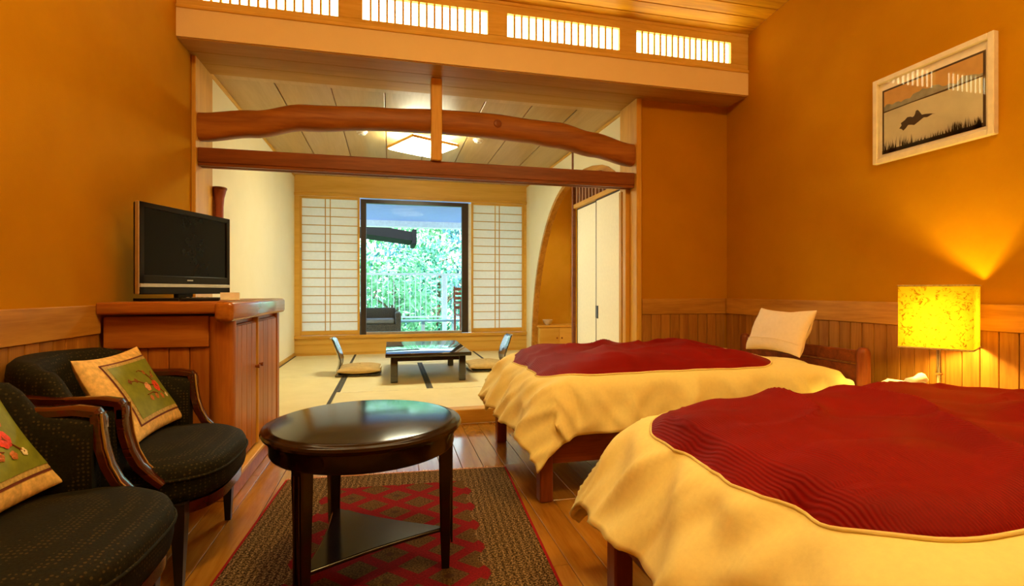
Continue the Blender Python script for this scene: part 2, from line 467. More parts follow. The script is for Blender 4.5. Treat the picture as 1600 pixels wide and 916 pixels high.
# ---- bedroom ceiling: sloping planks
cl = struct('ceiling', 'sloping ceiling of the bedroom above the cedar planks', 'ceiling',
            G().prism([(YB - .1, zc(YB - .1) + .03), (YT, zc(YT) + .03), (YT, zc(YT) + .10), (YB - .1, zc(YB - .1) + .10)], 'x', XL - .15, XR + .15), 'wain_oak')
ang = -math.atan(.0963)
CP = .128
cp = G().bev(XL, XR, 0, CP - .006, 0, .022, .003).mesh('ceiling_plank', 'ceil_cedar')
y = YB
while y < YH:
    inst('ceiling_plank', cp, cl, (0, y, zc(y)), rot=(ang, 0, 0)); y += CP * math.cos(ang)
# ---- clerestory row above the header
panes = [(-1.30, -.364), (-.196, .724), (.879, 1.816), (1.970, 2.857)]
cr = struct('trim_5', 'hinoki framework holding the high paper windows', 'frame',
            G().box(XL, XR, YH + .004, YH + .075, 2.975, 3.045).box(XL, XR, YH + .004, YH + .075, 3.225, 3.312), 'clerestory_wood')
G().bev(XL, XR, YH - .012, YH + .07, 2.975, 2.998, .004).build('sill', 'clerestory_wood', cr)
G().bev(XL, XR, YH - .006, YH + .07, 3.285, 3.312, .004).build('head_rail', 'clerestory_wood', cr)
ed = [XL] + [q for p in panes for q in p] + [XR]
for i in range(0, len(ed), 2):
    G().bev(ed[i], ed[i + 1], YH, YH + .072, 3.045, 3.225, .003).build('post', 'clerestory_wood', cr)
slat = G().bev(-.0075, .0075, YH + .010, YH + .026, 3.045, 3.225, .001).mesh('lattice_slat', 'clerestory_wood')
clab = ['lit paper window above the television cabinet with upright slats', 'lit paper window above the left half of the log beam',
        'lit paper window above the right half of the log beam', 'lit paper window next to the picture wall']
for i, (a, b) in enumerate(panes):
    r = struct_root('window_%d' % (i + 1), clab[i], 'window')
    G().box(a, b, YH + .036, YH + .040, 3.045, 3.225).build('pane', 'clerestory_paper', r)
    for k in range(1, 16): inst('lattice_slat', slat, r, (a + (b - a) * k / 16, 0, 0))
# ---- opening: posts, lintel, curved log, strut
struct('trim_6', 'hinoki post of the opening beside the television', 'post', G().bev(XL + .001, XL + .03, YO - .03, YT + .03, ZT, 2.775, .004), 'frame_hinoki_z')
rp = struct('trim_7', 'hinoki post of the opening beside the closet', 'post', G().bev(2.10, 2.15, YO - .035, YT, .0, 2.775, .005), 'frame_hinoki_z')
G().bev(2.06, 2.10, YO + .10, YO + .16, ZT, 2.00, .003).build('door_stop', 'frame_hinoki_z', rp)
G().bev(2.075, 2.10, YO + .22, YO + .27, ZT, 2.00, .003).build('door_stop', 'frame_hinoki_z', rp)
lt = struct('trim_8', 'dark red lintel rail crossing the opening below the curved log', 'lintel', G().bev(XL + .03, 2.10, YO, YO + .12, 2.015, 2.125, .006), 'lintel')
G().bev(XL + .03, 2.10, YO + .01, YO + .045, 1.995, 2.016, .002).build('groove_strip', 'lintel', lt)
G().bev(XL + .03, 2.10, YO + .075, YO + .11, 1.995, 2.016, .002).build('groove_strip', 'lintel', lt)
top = [(-1.37, 2.385), (-1.0, 2.43), (-.657, 2.503), (-.05, 2.53), (.36, 2.55), (.82, 2.558), (1.15, 2.535), (1.37, 2.528), (1.73, 2.466), (2.10, 2.385)]
bot = [(-1.37, 2.185), (-1.0, 2.235), (-.657, 2.314), (-.05, 2.36), (.36, 2.365), (.82, 2.36), (1.15, 2.345), (1.37, 2.32), (1.73, 2.26), (2.10, 2.195)]
g = G(); secs = []
for i in range(61):
    x = -1.372 + (2.11 + 1.372) * i / 60
    zt, zb = lerp(top, x) + .007 * nz(x * 3, 2), lerp(bot, x) + .006 * nz(x * 3.5, 9)
    cz, hz, hy = (zt + zb) / 2, (zt - zb) / 2, .075 + .008 * nz(x * 2, 5)
    secs.append([(x, YO + .06 + hy * math.copysign(abs(math.cos(2 * PI * j / 16)) ** .62, math.cos(2 * PI * j / 16)),
                  cz + hz * math.copysign(abs(math.sin(2 * PI * j / 16)) ** .62, math.sin(2 * PI * j / 16))) for j in range(16)])
lg = struct('trim_9', 'curved natural log beam bowing across the opening', 'beam', g.loft(secs), 'log_beam', 60)
G().lathe([(.035, -.004), (.028, .004), (.012, .008), (.001, .006)], 14).build('knot', 'lintel', lg).matrix_local = Matrix.Translation((.86, YO - .018, 2.46)) @ Matrix.Rotation(PI / 2, 4, 'X')
struct('trim_10', 'short upright strut between header and lintel crossing the log', 'strut', G().bev(.315, .402, YO - .04, YO + .05, 2.125, 2.775, .005), 'frame_hinoki_z')
# ---- step up to the tatami
st = struct('trim_11', 'wooden step edge in front of the tatami', 'step', G().bev(XL + .001, 2.10, YO + .001, YO + .13, 0, ZT + .004, .006), 'frame_hinoki')
# ---- tatami floor, mats
tf = struct('floor_tatami', 'raised floor under the straw mats of the tatami room', 'floor', G().box(TX0, TX1 + .8, YO + .13, YE + .1, -.1, ZT - .03), 'wain_oak')
def tatami(x0, x1, y0, y1, along):
    g = .0015
    m = G().bev(x0 + g, x1 - g, y0 + g, y1 - g, ZT - .03, ZT, .002).build('tatami_mat', 'tatami_straw', tf)
    e = .032
    if along == 'y':
        for a in (x0 + g, x1 - e): G().box(a, a + e - g, y0 + g, y1 - g, ZT - .001, ZT + .002).build('border_cloth', 'tatami_edge', m)
    else:
        for a in (y0 + g, y1 - e): G().box(x0 + g, x1 - g, a, a + e - g, ZT - .001, ZT + .002).build('border_cloth', 'tatami_pale_edge', m)
ya = YO + .13
tatami(TX0, -.50, ya, 6.08, 'y'); tatami(TX0, -.50, 6.08, YE, 'y')
tatami(-.50, 1.28, ya, 5.10, 'z'); tatami(-.50, .385, 5.10, 6.98, 'y'); tatami(.385, 1.28, 5.10, 6.98, 'y'); tatami(-.50, 1.28, 6.98, YE, 'z')
tatami(1.28, TX1, ya, 6.08, 'y'); tatami(1.28, TX1, 6.08, YE, 'y')
# ---- tatami room walls
wl = struct('wall_tatami_left', 'cream plaster wall of the tatami room', 'wall', G().box(TX0 - .15, TX0, YO, YE + .1, -.1, ZC + .05), 'cream_plaster')
G().bev(TX0, TX0 + .012, YT + .03, YE, ZT, ZT + .05, .002).build('base_strip', 'frame_hinoki_y', wl)
G().bev(TX0, TX0 + .012, YT + .03, YE, ZC - .035, ZC, .002).build('top_strip', 'frame_hinoki_y', wl)
# right wall with big arch (alcove on one side, closet on the other)
arch = []
for i in range(0, 25):
    t = i / 24 * PI / 2
    arch.append((5.90 + 1.86 * math.cos(t), .11 + 2.38 * math.sin(t)))          # from the floor up to the crown
crown = [(5.75, 2.50), (5.5, 2.495), (5.25, 2.47), (5.0, 2.42), (4.85, 2.365), (4.7, 2.285), (4.6, 2.20), (4.56, 2.12)]
poly = [(YT, ZT - .02), (YT, ZC + .04), (YE, ZC + .04), (YE, ZT - .02)] + [(arch[0][0], ZT - .02)] + arch + crown + [(4.56, ZT - .02)]
wr = struct('wall_tatami_right', 'cream plaster wall with one great arch over alcove and closet', 'wall', G().prism(poly, 'x', TX1, TX1 + .06), 'cream_plaster')
full = arch + crown
def off(pts, d):
    out = []
    for i, p in enumerate(pts):
        a = Vector(pts[max(i - 1, 0)]); b = Vector(pts[min(i + 1, len(pts) - 1)]); t = (b - a).normalized()
        out.append((p[0] - t.y * d, p[1] + t.x * d))
    return out
G().strip_prism(full, off(full, .055), 'x', TX1 - .012, TX1 + .07).build('arch_trim', 'cap_oak', wr)
G().bev(TX1 - .012, TX1 + .03, 5.88, 5.92, ZT, ZC, .004).build('alcove_post', 'lintel', wr)
G().bev(TX1 - .012, TX1, YT, 5.86, ZC - .03, ZC, .002).build('top_strip', 'frame_hinoki_y', wr)
G().bev(TX1 - .012, TX1, 5.94, YE, ZC - .03, ZC, .002).build('top_strip', 'frame_hinoki_y', wr)
# alcove recess
al = struct('wall_alcove_back', 'ochre back wall of the arched alcove', 'wall', G().box(2.95, 3.05, 5.9, YE + .1, -.05, ZC + .05), 'alcove_plaster')
struct('wall_alcove_end', 'ochre end wall of the arched alcove behind the golden cabinet', 'wall', G().box(TX1 + .06, 2.95, YE, YE + .1, -.05, ZC + .05), 'alcove_plaster')
struct('wall_alcove_side', 'ochre wall between the alcove and the closet', 'wall', G().box(TX1 + .06, 2.95, 5.86, 5.93, -.05, ZC + .05), 'alcove_plaster')
struct('ceiling_alcove', 'ochre ceiling of the arched alcove', 'ceiling', G().box(TX1, 2.95, 5.93, YE, ZC, ZC + .05), 'alcove_plaster')
struct('floor_alcove', 'golden board floor of the arched alcove', 'floor', G().bev(TX1 + .0, 2.95, 5.93, YE, ZT - .03, ZT + .04, .004), 'golden_board')
# closet: slatted transom and fusuma doors
dr = struct_root('door_1', 'pair of cream paper sliding closet doors under the slatted arch', 'door')
for k, (a, b, x) in enumerate(((4.57, 5.235, TX1 + .022), (5.205, 5.87, TX1 + .045))):
    p = G().bev(x, x + .018, a, b, ZT + .01, 2.085, .002).build('door_panel', 'fusuma_paper', dr)
    f = G().box(x - .003, x + .02, a, a + .012, ZT + .01, 2.085).box(x - .003, x + .02, b - .012, b, ZT + .01, 2.085).box(x - .003, x + .02, a, b, ZT + .005, ZT + .02).box(x - .003, x + .02, a, b, 2.075, 2.09)
    f.build('panel_edge', 'sash_dark', p)
    hy = 5.19 if k == 0 else 5.275
    G().bev(x - .006, x + .002, hy - .018, hy + .018, .78, .92, .003).build('handle', 'black_plastic', p)
G().bev(TX1 - .004, TX1 + .06, 4.56, 5.875, 2.09, 2.14, .003).build('door_head', 'frame_hinoki_y', dr)
tr = struct_root('trim_12', 'brown slatted transom filling the arch above the closet doors', 'transom')
cz = sorted([(y, z) for y, z in full if y <= 5.90])
def crown_z(y): return lerp(cz, y) - .02
bp = [(4.56, 2.14)] + [(y, min(z, 9) - .005) for y, z in cz if z > 2.14] + [(5.875, 2.14)]
G().prism(bp, 'x', TX1 + .05, TX1 + .058).build('backing', 'slat_brown', tr)
for k in range(13):
    y = 4.66 + k * .098
    G().bev(TX1 + .02, TX1 + .048, y - .024, y + .024, 2.14, crown_z(y), .003).build('transom_slat', 'slat_brown', tr)
struct('wall_closet', 'closet back wall hidden behind the sliding doors', 'wall', G().box(TX1 + .5, TX1 + .58, YT, 5.86, -.05, ZC + .05), 'cream_plaster')
# back wall
WX0, WX1, WZ0, WZ1 = -.447, 1.262, .42, 2.50
bw = struct('wall_back', 'wall of golden boards around the balcony window', 'wall',
            G().box(TX0 - .1, TX1 + .1, YE, YE + .12, WZ1 + .03, ZC + .05).box(TX0 - .1, TX1 + .1, YE, YE + .12, -.1, WZ0 - .02)
            .box(TX0 - .1, TX0 + .07, YE, YE + .12, WZ0 - .02, WZ1 + .03).box(TX1 - .04, TX1 + .1, YE, YE + .12, WZ0 - .02, WZ1 + .03), 'golden_board')
G().bev(TX0, TX1, YE - .03, YE, WZ1 + .01, WZ1 + .055, .003).build('shoji_head', 'frame_hinoki', bw)
G().bev(TX0, TX1, YE - .035, YE, WZ0 - .055, WZ0 - .01, .003).build('shoji_sill', 'frame_hinoki', bw)
G().bev(TX0, TX1, YE - .008, YE, .27, .278, .001).build('board_joint', 'frame_hinoki', bw)
G().bev(TX0 + .013, TX1 - .013, YE - .012, YE, ZT, ZT + .04, .002).build('base_strip', 'frame_hinoki', bw)
def shoji(n, label, x0, x1, dbl):
    r = struct_root(n, label, 'window')
    y0, y1, z0, z1 = YE + .005, YE + .035, WZ0 - .01, WZ1 + .01
    for a in (x0, x1 - .032): G().bev(a, a + .032, y0, y1, z0, z1, .002).build('stile', 'frame_hinoki_z', r)
    G().bev(x0 + .032, x1 - .032, y0, y1, z0, z0 + .07, .002).build('bottom_rail', 'frame_hinoki', r)
    G().bev(x0 + .032, x1 - .032, y0, y1, z1 - .035, z1, .002).build('top_rail', 'frame_hinoki', r)
    G().box(x0 + .03, x1 - .03, y0 + .020, y0 + .022, z0 + .06, z1 - .03).build('pane', 'shoji_paper', r)
    nb = 15
    for k in range(1, nb):
        z = z0 + .07 + (z1 - z0 - .105) * k / nb
        G().box(x0 + .03, x1 - .03, y0 + .006, y0 + .018, z - .006, z + .006).build('lattice_bar', 'frame_hinoki', r)
    for x in dbl: G().box(x - .006, x + .006, y0 + .003, y0 + .019, z0 + .07, z1 - .035).build('lattice_bar', 'frame_hinoki_z', r)
shoji('window_5', 'paper shoji screen beside the television side of the balcony window', TX0 + .07, WX0 - .01, (-.955, -.885))
shoji('window_6', 'paper shoji screen between the balcony window and the alcove', WX1 + .01, TX1 - .04, (1.665, 1.735))
wn = struct_root('window_7', 'dark framed balcony window with clear glass', 'window')
ys0, ys1 = YE + .04, YE + .11
G().bev(WX0, WX0 + .085, ys0, ys1, WZ0 - .01, WZ1, .003).build('sash_stile', 'sash_dark', wn)
G().bev(WX1 - .14, WX1 - .035, ys0, ys1, WZ0 - .01, WZ1, .003).build('sash_stile', 'sash_dark', wn)
G().bev(WX0 + .085, WX1 - .14, ys0, ys1, WZ1 - .06, WZ1, .003).build('sash_head', 'sash_dark', wn)
G().bev(WX0 + .085, WX1 - .14, ys0, ys1, WZ0 - .02, WZ0 + .025, .003).build('sash_sill', 'silver', wn)
G().box(WX0 + .08, WX1 - .13, YE + .072, YE + .076, WZ0 + .02, WZ1 - .05).build('pane', 'window_glass', wn)
G().bev(WX1 - .035, WX1 + .02, ys0 + .03, ys1, WZ0 - .01, WZ1, .002).build('jamb', 'rail_white', wn)
# tatami ceiling: boards along y
tc = struct('ceiling_tatami', 'flat boarded ceiling of the tatami room', 'ceiling', G().box(TX0 - .1, TX1 + .1, YT, YE + .1, ZC + .015, ZC + .08), 'wain_oak')
nb = 8; bwid = (TX1 - TX0) / nb
cb = G().bev(.006, bwid - .006, YT + .18, YE, ZC, ZC + .015, .002).mesh('ceiling_board', 'ceil_panel')
for i in range(nb): inst('ceiling_board', cb, tc, (TX0 + i * bwid, 0, 0))
G().bev(TX0, TX1, YT, YT + .175, ZC - .004, ZC + .015, .002).build('border_board', 'ceil_panel', tc)

# ============================================================ BEDROOM FURNITURE
# ---- television cabinet
cx0, cx1, cy0, cy1 = -1.364, -.80, 2.88, 4.06
cb_ = thing('television_cabinet', 'reddish wooden cabinet with thick slab top under the television', 'cabinet', (-1.08, 3.47, 0))
def cp_(g, n, m, parent=None, sm=0):
    o = g.build(n, m, parent or cb_, sm, loc=(-1.08, 3.47, 0)); return o
cp_(G().box(cx0, cx1 - .03, cy0 + .02, cy1 - .02, .12, .95), 'body', 'cabinet_z')
cp_(G().bev(cx0 - .005, cx1 + .012, cy0 - .07, cy1 + .02, .966, 1.026, .012, 2), 'slab_top', 'cabinet_x', None, 50)
cp_(G().bev(cx1 - .055, cx1 + .035, cy0 - .085, cy1 + .03, .925, 1.026, .022, 3), 'live_edge', 'cabinet_y', None, 50)
cp_(G().lathe([(.062, 0), (.062, .87)], 20, (cx1 - .045, cy0 + .03, .08)), 'corner_post', 'cabinet_z', None, 40)
cp_(G().bev(cx1 - .075, cx1, cy1 - .08, cy1, .08, .95, .008), 'corner_post', 'cabinet_z')
cp_(G().bev(cx0, cx1 - .10, cy0 - .01, cy0 + .03, .795, .955, .004), 'side_rail', 'cabinet_x')
for k in range(5):
    a = cx0 + k * .0935; cp_(G().bev(a, a + .090, cy0 + .005, cy0 + .025, .12, .795, .003), 'side_board', 'cabinet_z')
cp_(G().bev(cx0, cx1 + .012, cy0 - .01, cy1, 0, .12, .006), 'plinth', 'cabinet_x')
cp_(G().bev(cx1 - .02, cx1 + .035, cy0, cy1, .105, .13, .004), 'plinth_moulding', 'frame_hinoki_y')
for k in range(2):
    a, b = (cy0 + .10, cy0 + .535) if k == 0 else (cy0 + .565, cy1 - .09)
    d = cp_(G().bev(cx1 - .035, cx1 - .012, a, b, .14, .90, .004), 'door', 'cabinet_z')
    n = 4; ww = (b - a - .02) / n
    for q in range(n):
        o = G().bev(cx1 - .012, cx1 - .003, a + .01 + q * ww, a + .01 + (q + 1) * ww - .005, .15, .89, .002).build('door_board', 'cabinet_z', d, 0, loc=(-1.08, 3.47, 0))
    yk = b - .03 if k == 0 else a + .03
    G().tube([(cx1 - .004, yk, .62), (cx1 + .022, yk, .62)], [.008, .013], 10).build('knob', 'lintel', d, 40, loc=(-1.08, 3.47, 0))
cp_(G().bev(cx1 - .035, cx1 + .004, cy0 + .54, cy0 + .56, .14, .92, .003), 'centre_stile', 'frame_hinoki_z')
# ---- television
tang = math.atan2(.67, .257)
tv = thing('television', 'black flat television with silver edge on the wooden cabinet', 'television', (-1.128, 3.263, 1.027), tang - PI)
# local: x along the screen (+x towards the near edge), screen faces local +y
def tvp(g, n, m, sm=0, p=None): return g.build(n, m, p or tv, sm)
W, z0, z1 = .335, .036, .512
tvp(G().bev(-W, W, -.030, .0, z0, z1, .008, 2), 'housing', 'black_plastic', 40)
tvp(G().bev(-W * .7, W * .7, -.09, -.028, z0 + .06, z1 - .09, .02, 2), 'back_cover', 'black_plastic', 40)
bz = tvp(G().bev(-W, W, 0, .012, z1 - .028, z1, .003).bev(-W, -W + .028, 0, .012, z0, z1, .003).bev(W - .028, W, 0, .012, z0, z1, .003).bev(-W, W, 0, .012, z0 + .055, z0 + .10, .003).bev(-W, W, 0, .012, z0, z0 + .04, .003), 'bezel', 'black_plastic')
tvp(G().box(-W + .028, W - .028, 0, .004, z0 + .10, z1 - .028), 'screen', 'screen_black')
tvp(G().bev(-W, W, -.002, .013, z0 + .036, z0 + .058, .003), 'silver_strip', 'silver')
tvp(G().bev(W, W + .005, -.014, .010, z0, z1, .003), 'side_trim', 'silver')
tvp(G().bev(-W - .005, -W, -.014, .010, z0, z1, .003), 'side_trim', 'silver')
tvp(G().bev(-.022, .022, .012, .0135, z0 + .074, z0 + .081, .0004), 'maker_badge', 'silver')
tvp(G().bev(-.06, .06, -.045, -.015, .012, z0 + .03, .006), 'stand_neck', 'black_plastic')
tvp(G().prism([(-.24, -.12), (.24, -.12), (.26, .0), (.20, .11), (-.20, .11), (-.26, .0)], 'z', 0, .014), 'stand_base', 'black_plastic')
# ---- small things below the television
rm = thing('remote_control', 'slim black remote control lying by the television foot', 'remote', (-.99, 3.02, 1.027), .5)
G().bev(-.09, .09, -.022, .022, 0, .018, .005, 2).build('body', 'black_plastic', rm, 40)
for k in range(5): G().bev(-.06 + k * .025, -.047 + k * .025, -.008, .008, .017, .021, .001).build('button', 'silver', rm)
nc = thing('card_holder', 'small pale card stand beside the television foot', 'card', (-.915, 3.28, 1.027), .3)
G().bev(-.05, .05, -.02, .02, 0, .006, .001).build('foot', 'white_plastic', nc)
G().bev(-.05, .05, -.004, .004, .006, .045, .001).build('card', 'white_plastic', nc)
# ---- hanging flower vase on the opening post
hv = thing('wall_vase', 'reddish brown bamboo flower holder hanging beside the opening post', 'vase', (-1.325, 4.47, 1.55))
G().lathe([(.001, 0), (.028, 0), (.030, .02), (.031, .20), (.036, .27), (.050, .33), (.052, .345), (.040, .345), (.030, .26), (.001, .25)], 24).build('cup', 'red_chair', hv, 50)
G().lathe([(.052, .335), (.056, .340), (.056, .352), (.050, .356), (.040, .350)], 24).build('rim', 'lintel', hv, 50)
G().bev(-.058, -.024, -.018, .018, .05, .33, .004).build('back_plate', 'lintel', hv)
# ---- wall switch in the tatami room
sw = thing('light_switch', 'pale switch plate on the cream wall of the tatami room', 'switch', (TX0, 7.30, .92))
G().bev(0, .010, -.035, .035, -.06, .06, .003).build('plate', 'white_plastic', sw)
for k in range(2): G().bev(.010, .015, -.014, .014, -.035 + k * .04, -.005 + k * .04, .002).build('rocker', 'soffit_blue', sw)

# ---- armchairs
def make_armchair(label, loc, group):
    t = thing('armchair', label, 'armchair', loc, 0, group)
    N = 40
    # plan path of the shell from one arm front round the back to the other
    def path(u):                                   # u in -1..1
        s = abs(u); sg = 1 if u > 0 else -1
        if s > .78:                                # straight arm
            k = (s - .78) / .22; return Vector((.0 + .095 * k, sg * (.315 + .012 * k), 0))
        a = s / .78 * PI / 2
        return Vector((-.30 * math.cos(a) ** .85, sg * .315 * math.sin(a) ** .85 if a > 0 else 0, 0))
    def ztop(u):
        s = abs(u)
        return lerp([(0, .835), (.36, .832), (.60, .80), (.74, .70), (.84, .685), (1, .680)], s)
    secs = []; inner = []
    for i in range(N + 1):
        u = -1 + 2 * i / N
        p = path(u); q = path(min(1, u + .01)); r = path(max(-1, u - .01)); tg = (q - r).normalized()
        n = Vector((-tg.y, tg.x, 0))
        if n.dot(Vector((.05, 0, 0)) - p) < 0: n = -n      # inward
        zt = ztop(u); back = max(0, 1 - abs(u) / .62)
        th = .030 + .035 * min(1, back * 1.8)
        lean = .05 * back                                   # backrest leans outwards at the top
        def P(a, z): 
            k = (z - .40) / .43
            return p + n * (a - lean * k) + Vector((0, 0, z))
        sec = [P(-.028, .30), P(-.030, .45), P(-.030, zt - .05), P(-.024, zt - .018), P(-.004, zt), P(th * .6, zt - .004), P(th * .95, zt - .022), P(th + .01, zt - .07), P(th + .012 * (1 + back), .60), P(th + .01, .48), P(th, .40), P(th - .01, .30)]
        secs.append(sec)
    G().loft(secs).build('backrest', 'dot_fabric', t, 50)
    # seat: D plan with a bowed front
    def outline(k=1.0):
        pts = []
        for i in range(48):
            a = 2 * PI * i / 48
            c, s_ = math.cos(a), math.sin(a)
            x = .05 + (.335 * abs(c) ** .72 if c > 0 else -.26 * abs(c) ** .8)
            yy = .335 * math.copysign(abs(s_) ** .62, s_)
            if x < .12: yy *= .88 + .12 * max(0, min(1, (x + .02) / .14))
            pts.append((.05 + (x - .05) * k, yy * k))
        return pts
    secs = []
    for k, z in ((.93, .305), (.985, .315), (1.0, .345), (1.005, .40), (1.0, .428), (.975, .446), (.92, .457), (.8, .466), (.5, .478), (.2, .482), (.02, .483)):
        secs.append([(x, y, z - (.012 * max(0, (x - .2)) / .16 if z > .4 else 0)) for x, y in outline(k)])
    G().loft(secs).build('seat', 'dot_fabric', t, 60)
    G().tube([(x, y, .402 - .010 * max(0, (x - .2)) / .16) for x, y in outline(1.012)[-17:] + outline(1.012)[:18]], .006, 6).build('seat_piping', 'dot_fabric', t, 60)
    secs = [[(x, y, z) for x, y in outline(k)] for k, z in ((.90, .255), (.95, .26), (.955, .30), (.93, .306))]
    G().loft(secs).build('seat_rail', 'mahogany', t, 40)
    pth = [(.105, -.325, .640), (.104, -.325, .672), (.095, -.325, .690)]
    for i in range(41):
        u = -.88 + 1.76 * i / 40; p = path(u); tg = (path(min(1, u + .02)) - path(max(-1, u - .02))).normalized(); n = Vector((-tg.y, tg.x, 0))
        if n.dot(Vector((.05, 0, 0)) - p) < 0: n = -n
        k = max(0, min(1, (.74 - abs(u)) / .2)); p = p - n * (.004 + .032 * k)
        pth.append((p.x, p.y, .700 + .012 * k))
    pth += [(.095, .325, .690), (.104, .325, .672), (.105, .325, .640)]
    G().tube(pth, 1.0, sq=(.026, .016)).build('arm_rail', 'mahogany', t, 40)
    for sg in (-1, 1):
        post = [(.098, sg * .325, .690), (.102, sg * .325, .64), (.110, sg * .325, .58), (.126, sg * .325, .52), (.152, sg * .325, .467), (.190, sg * .324, .425), (.225, sg * .322, .39)]
        pp = G().tube(post, [1, 1, 1, .98, .95, .9, .8], sq=(.026, .017)).build('arm_post', 'mahogany', t, 40)
        G().tube([(x + .019, y - sg * .020, z) for x, y, z in post[:-1]], .004, 6).build('bead', 'brass', pp, 60)
    for x, y, dx in ((.265, -.285, .0), (.265, .285, .0), (-.25, -.20, -.05), (-.25, .20, -.05)):
        lg = G().loft([[(x + dx * k + sx * r, y + sy * r, z) for sx, sy in ((-1, -1), (1, -1), (1, 1), (-1, 1))] for z, r, k in ((0, .012, 1), (.02, .013, .9), (.20, .021, .2), (.26, .024, 0), (.31, .024, 0))]).build('leg', 'black_leg', t)
    return t
AC1, AC2 = (-1.01, 2.36, 0), (-1.01, 1.565, 0)
make_armchair('dark dotted barrel armchair standing against the television cabinet', AC1, 'barrel armchairs')
make_armchair('dark dotted barrel armchair farther from the television cabinet', AC2, 'barrel armchairs')
# ---- embroidered cushions
def make_cushion(label, loc, lean, yaw, w, h, full=True):
    """local: u along y, v up the cushion, thickness along +n"""
    t = thing('cushion', label, 'cushion', loc, yaw, 'embroidered cushions')
    R = Matrix.Rotation(-lean, 3, 'Y')
    T = .055
    def S(u, v, side, offs=0.0):
        e = (max(0, 1 - u * u) * max(0, 1 - v * v)) ** .42
        x = side * (T * e + offs)
        y = u * w / 2 * (1 - .055 * (1 - v * v)); z = v * h / 2 * (1 - .07 * (1 - u * u))
        x += .020 * (u * u * v * v)
        return R @ Vector((x, y, z)) + Vector((0, 0, h / 2 * math.cos(lean) + .012))
    g = G()
    for sd in (1, -1): g.grid(lambda a, b: S(math.sin((a - .5) * PI), math.sin((b - .5) * PI), sd), 22, 22)
    body = g.build('cover', 'cushion_cream', t, 80)
    def patch(n, m, u0, u1, v0, v1, offs, parent, nu=14, nv=14):
        return G().grid(lambda a, b: S(u0 + (u1 - u0) * a, v0 + (v1 - v0) * b, 1, offs), nu, nv).build(n, m, parent, 60)
    a, b0, b1 = -.58, -.68, .70
    u1 = .93
    patch('dark_border', 'cushion_trim', a - .055, u1, b0 - .075, b1 + .07, .0015, body)
    patch('gold_border', 'cushion_gold', a - .025, u1, b0 - .035, b1 + .03, .0030, body)
    pn = patch('green_panel', 'cushion_green', a + .045, u1, b0 + .05, b1 - .045, .0045, body)
    def flower(u, v, r, m, petals=6):
        g = G()
        for k in range(petals):
            an = 2 * PI * k / petals
            cu, cv = u + r * .55 * math.cos(an), v + r * .55 * math.sin(an) * w / h
            ring = [S(cu + r * .5 * math.cos(q * PI / 4), cv + r * .5 * math.sin(q * PI / 4) * w / h, 1, .0065) for q in range(8)]
            g.add([S(cu, cv, 1, .009)] + ring, [(0, q + 1, (q + 1) % 8 + 1) for q in range(8)])
        g.build('flower', m, body)
    def stem(pts, m='thread_brown', r=.0022):
        G().tube([S(u, v, 1, .0065) for u, v in pts], r, 5).build('stem', m, body)
    flower(.42, -.06, .12, 'thread_red', 7); flower(.10, -.02, .09, 'thread_pink'); flower(.22, -.30, .06, 'thread_rust', 5); flower(.42, -.34, .06, 'thread_rust', 5)
    flower(.62, -.34, .055, 'thread_white', 5); flower(.02, -.30, .055, 'thread_rust', 5); flower(-.12, .20, .05, 'thread_brown', 4)
    flower(-.30, .22, .05, 'thread_brown', 4); flower(.30, .34, .05, 'thread_rust', 5); flower(.52, .20, .045, 'thread_rust', 5)
    stem([(-.30, .22), (-.12, .20), (.10, .05), (.42, -.06)]); stem([(.42, -.06), (.38, .16), (.30, .34)]); stem([(.42, -.06), (.62, -.34)]); stem([(-.05, -.20), (.15, -.18), (.30, -.25)])
    stem([(.30, .34), (.18, .42), (.10, .40)]); stem([(.38, .16), (.52, .20), (.60, .32)])
    return t
make_cushion('cream bordered green embroidered cushion on the armchair against the cabinet', (-1.055, 2.43, .468), math.radians(31), math.radians(0), .50, .39)
make_cushion('green embroidered cushion on the armchair farther from the cabinet', (-1.10, 1.60, .468), math.radians(31), math.radians(0), .50, .39)

# ---- round coffee table
ct = thing('coffee_table', 'round dark three legged coffee table on the patterned rug', 'table', (-.092, 2.0, .008))
G().lathe([(.001, .556), (.345, .556), (.357, .562), (.362, .572), (.358, .580), (.350, .583), (.342, .584), (.336, .588), (.325, .590), (.001, .590)], 96).build('tabletop', 'espresso', ct, 35)
G().lathe([(.308, .490), (.330, .492), (.334, .500), (.334, .53), (.340, .545), (.340, .557), (.308, .557)], 96).build('apron', 'espresso', ct, 35)
tops = [(.300, -.023), (-.185, -.245), (-.140, .265)]
for (x, y) in tops:
    a = math.atan2(y, x); ca, sa = math.cos(a), math.sin(a)
    secs = []
    for z, r in ((0, .015), (.03, .016), (.15, .020), (.46, .026), (.50, .026), (.556, .026)):
        secs.append([(x + ca * u * r - sa * q * r, y + sa * u * r + ca * q * r, z) for u, q in ((-1, -.8), (-.8, -1), (.8, -1), (1, -.8), (1, .8), (.8, 1), (-.8, 1), (-1, .8))])
    lg_ = G().loft(secs).build('leg', 'espresso', ct, 30)
    for s_ in (-.45, .45):
        G().tube([(x + ca * .0245 - sa * s_ * .024, y + sa * .0245 + ca * s_ * .024, z) for z in (.10, .48)], .004, 6).build('reed', 'espresso', lg_)
tri = []
for i in range(3):
    a, b = Vector(tops[i]), Vector(tops[(i + 1) % 3])
    for k in range(10):
        t_ = k / 10; p = a.lerp(b, t_); p = p * (1 - .10 * math.sin(t_ * PI)); tri.append((p.x * .985, p.y * .985))
G().prism(tri, 'z', .140, .156).build('shelf', 'espresso', ct)
G().tube([(x * 1.005, y * 1.005, .148) for x, y in tri + tri[:1]], .007, 6).build('shelf_edge', 'espresso', ct, 60)

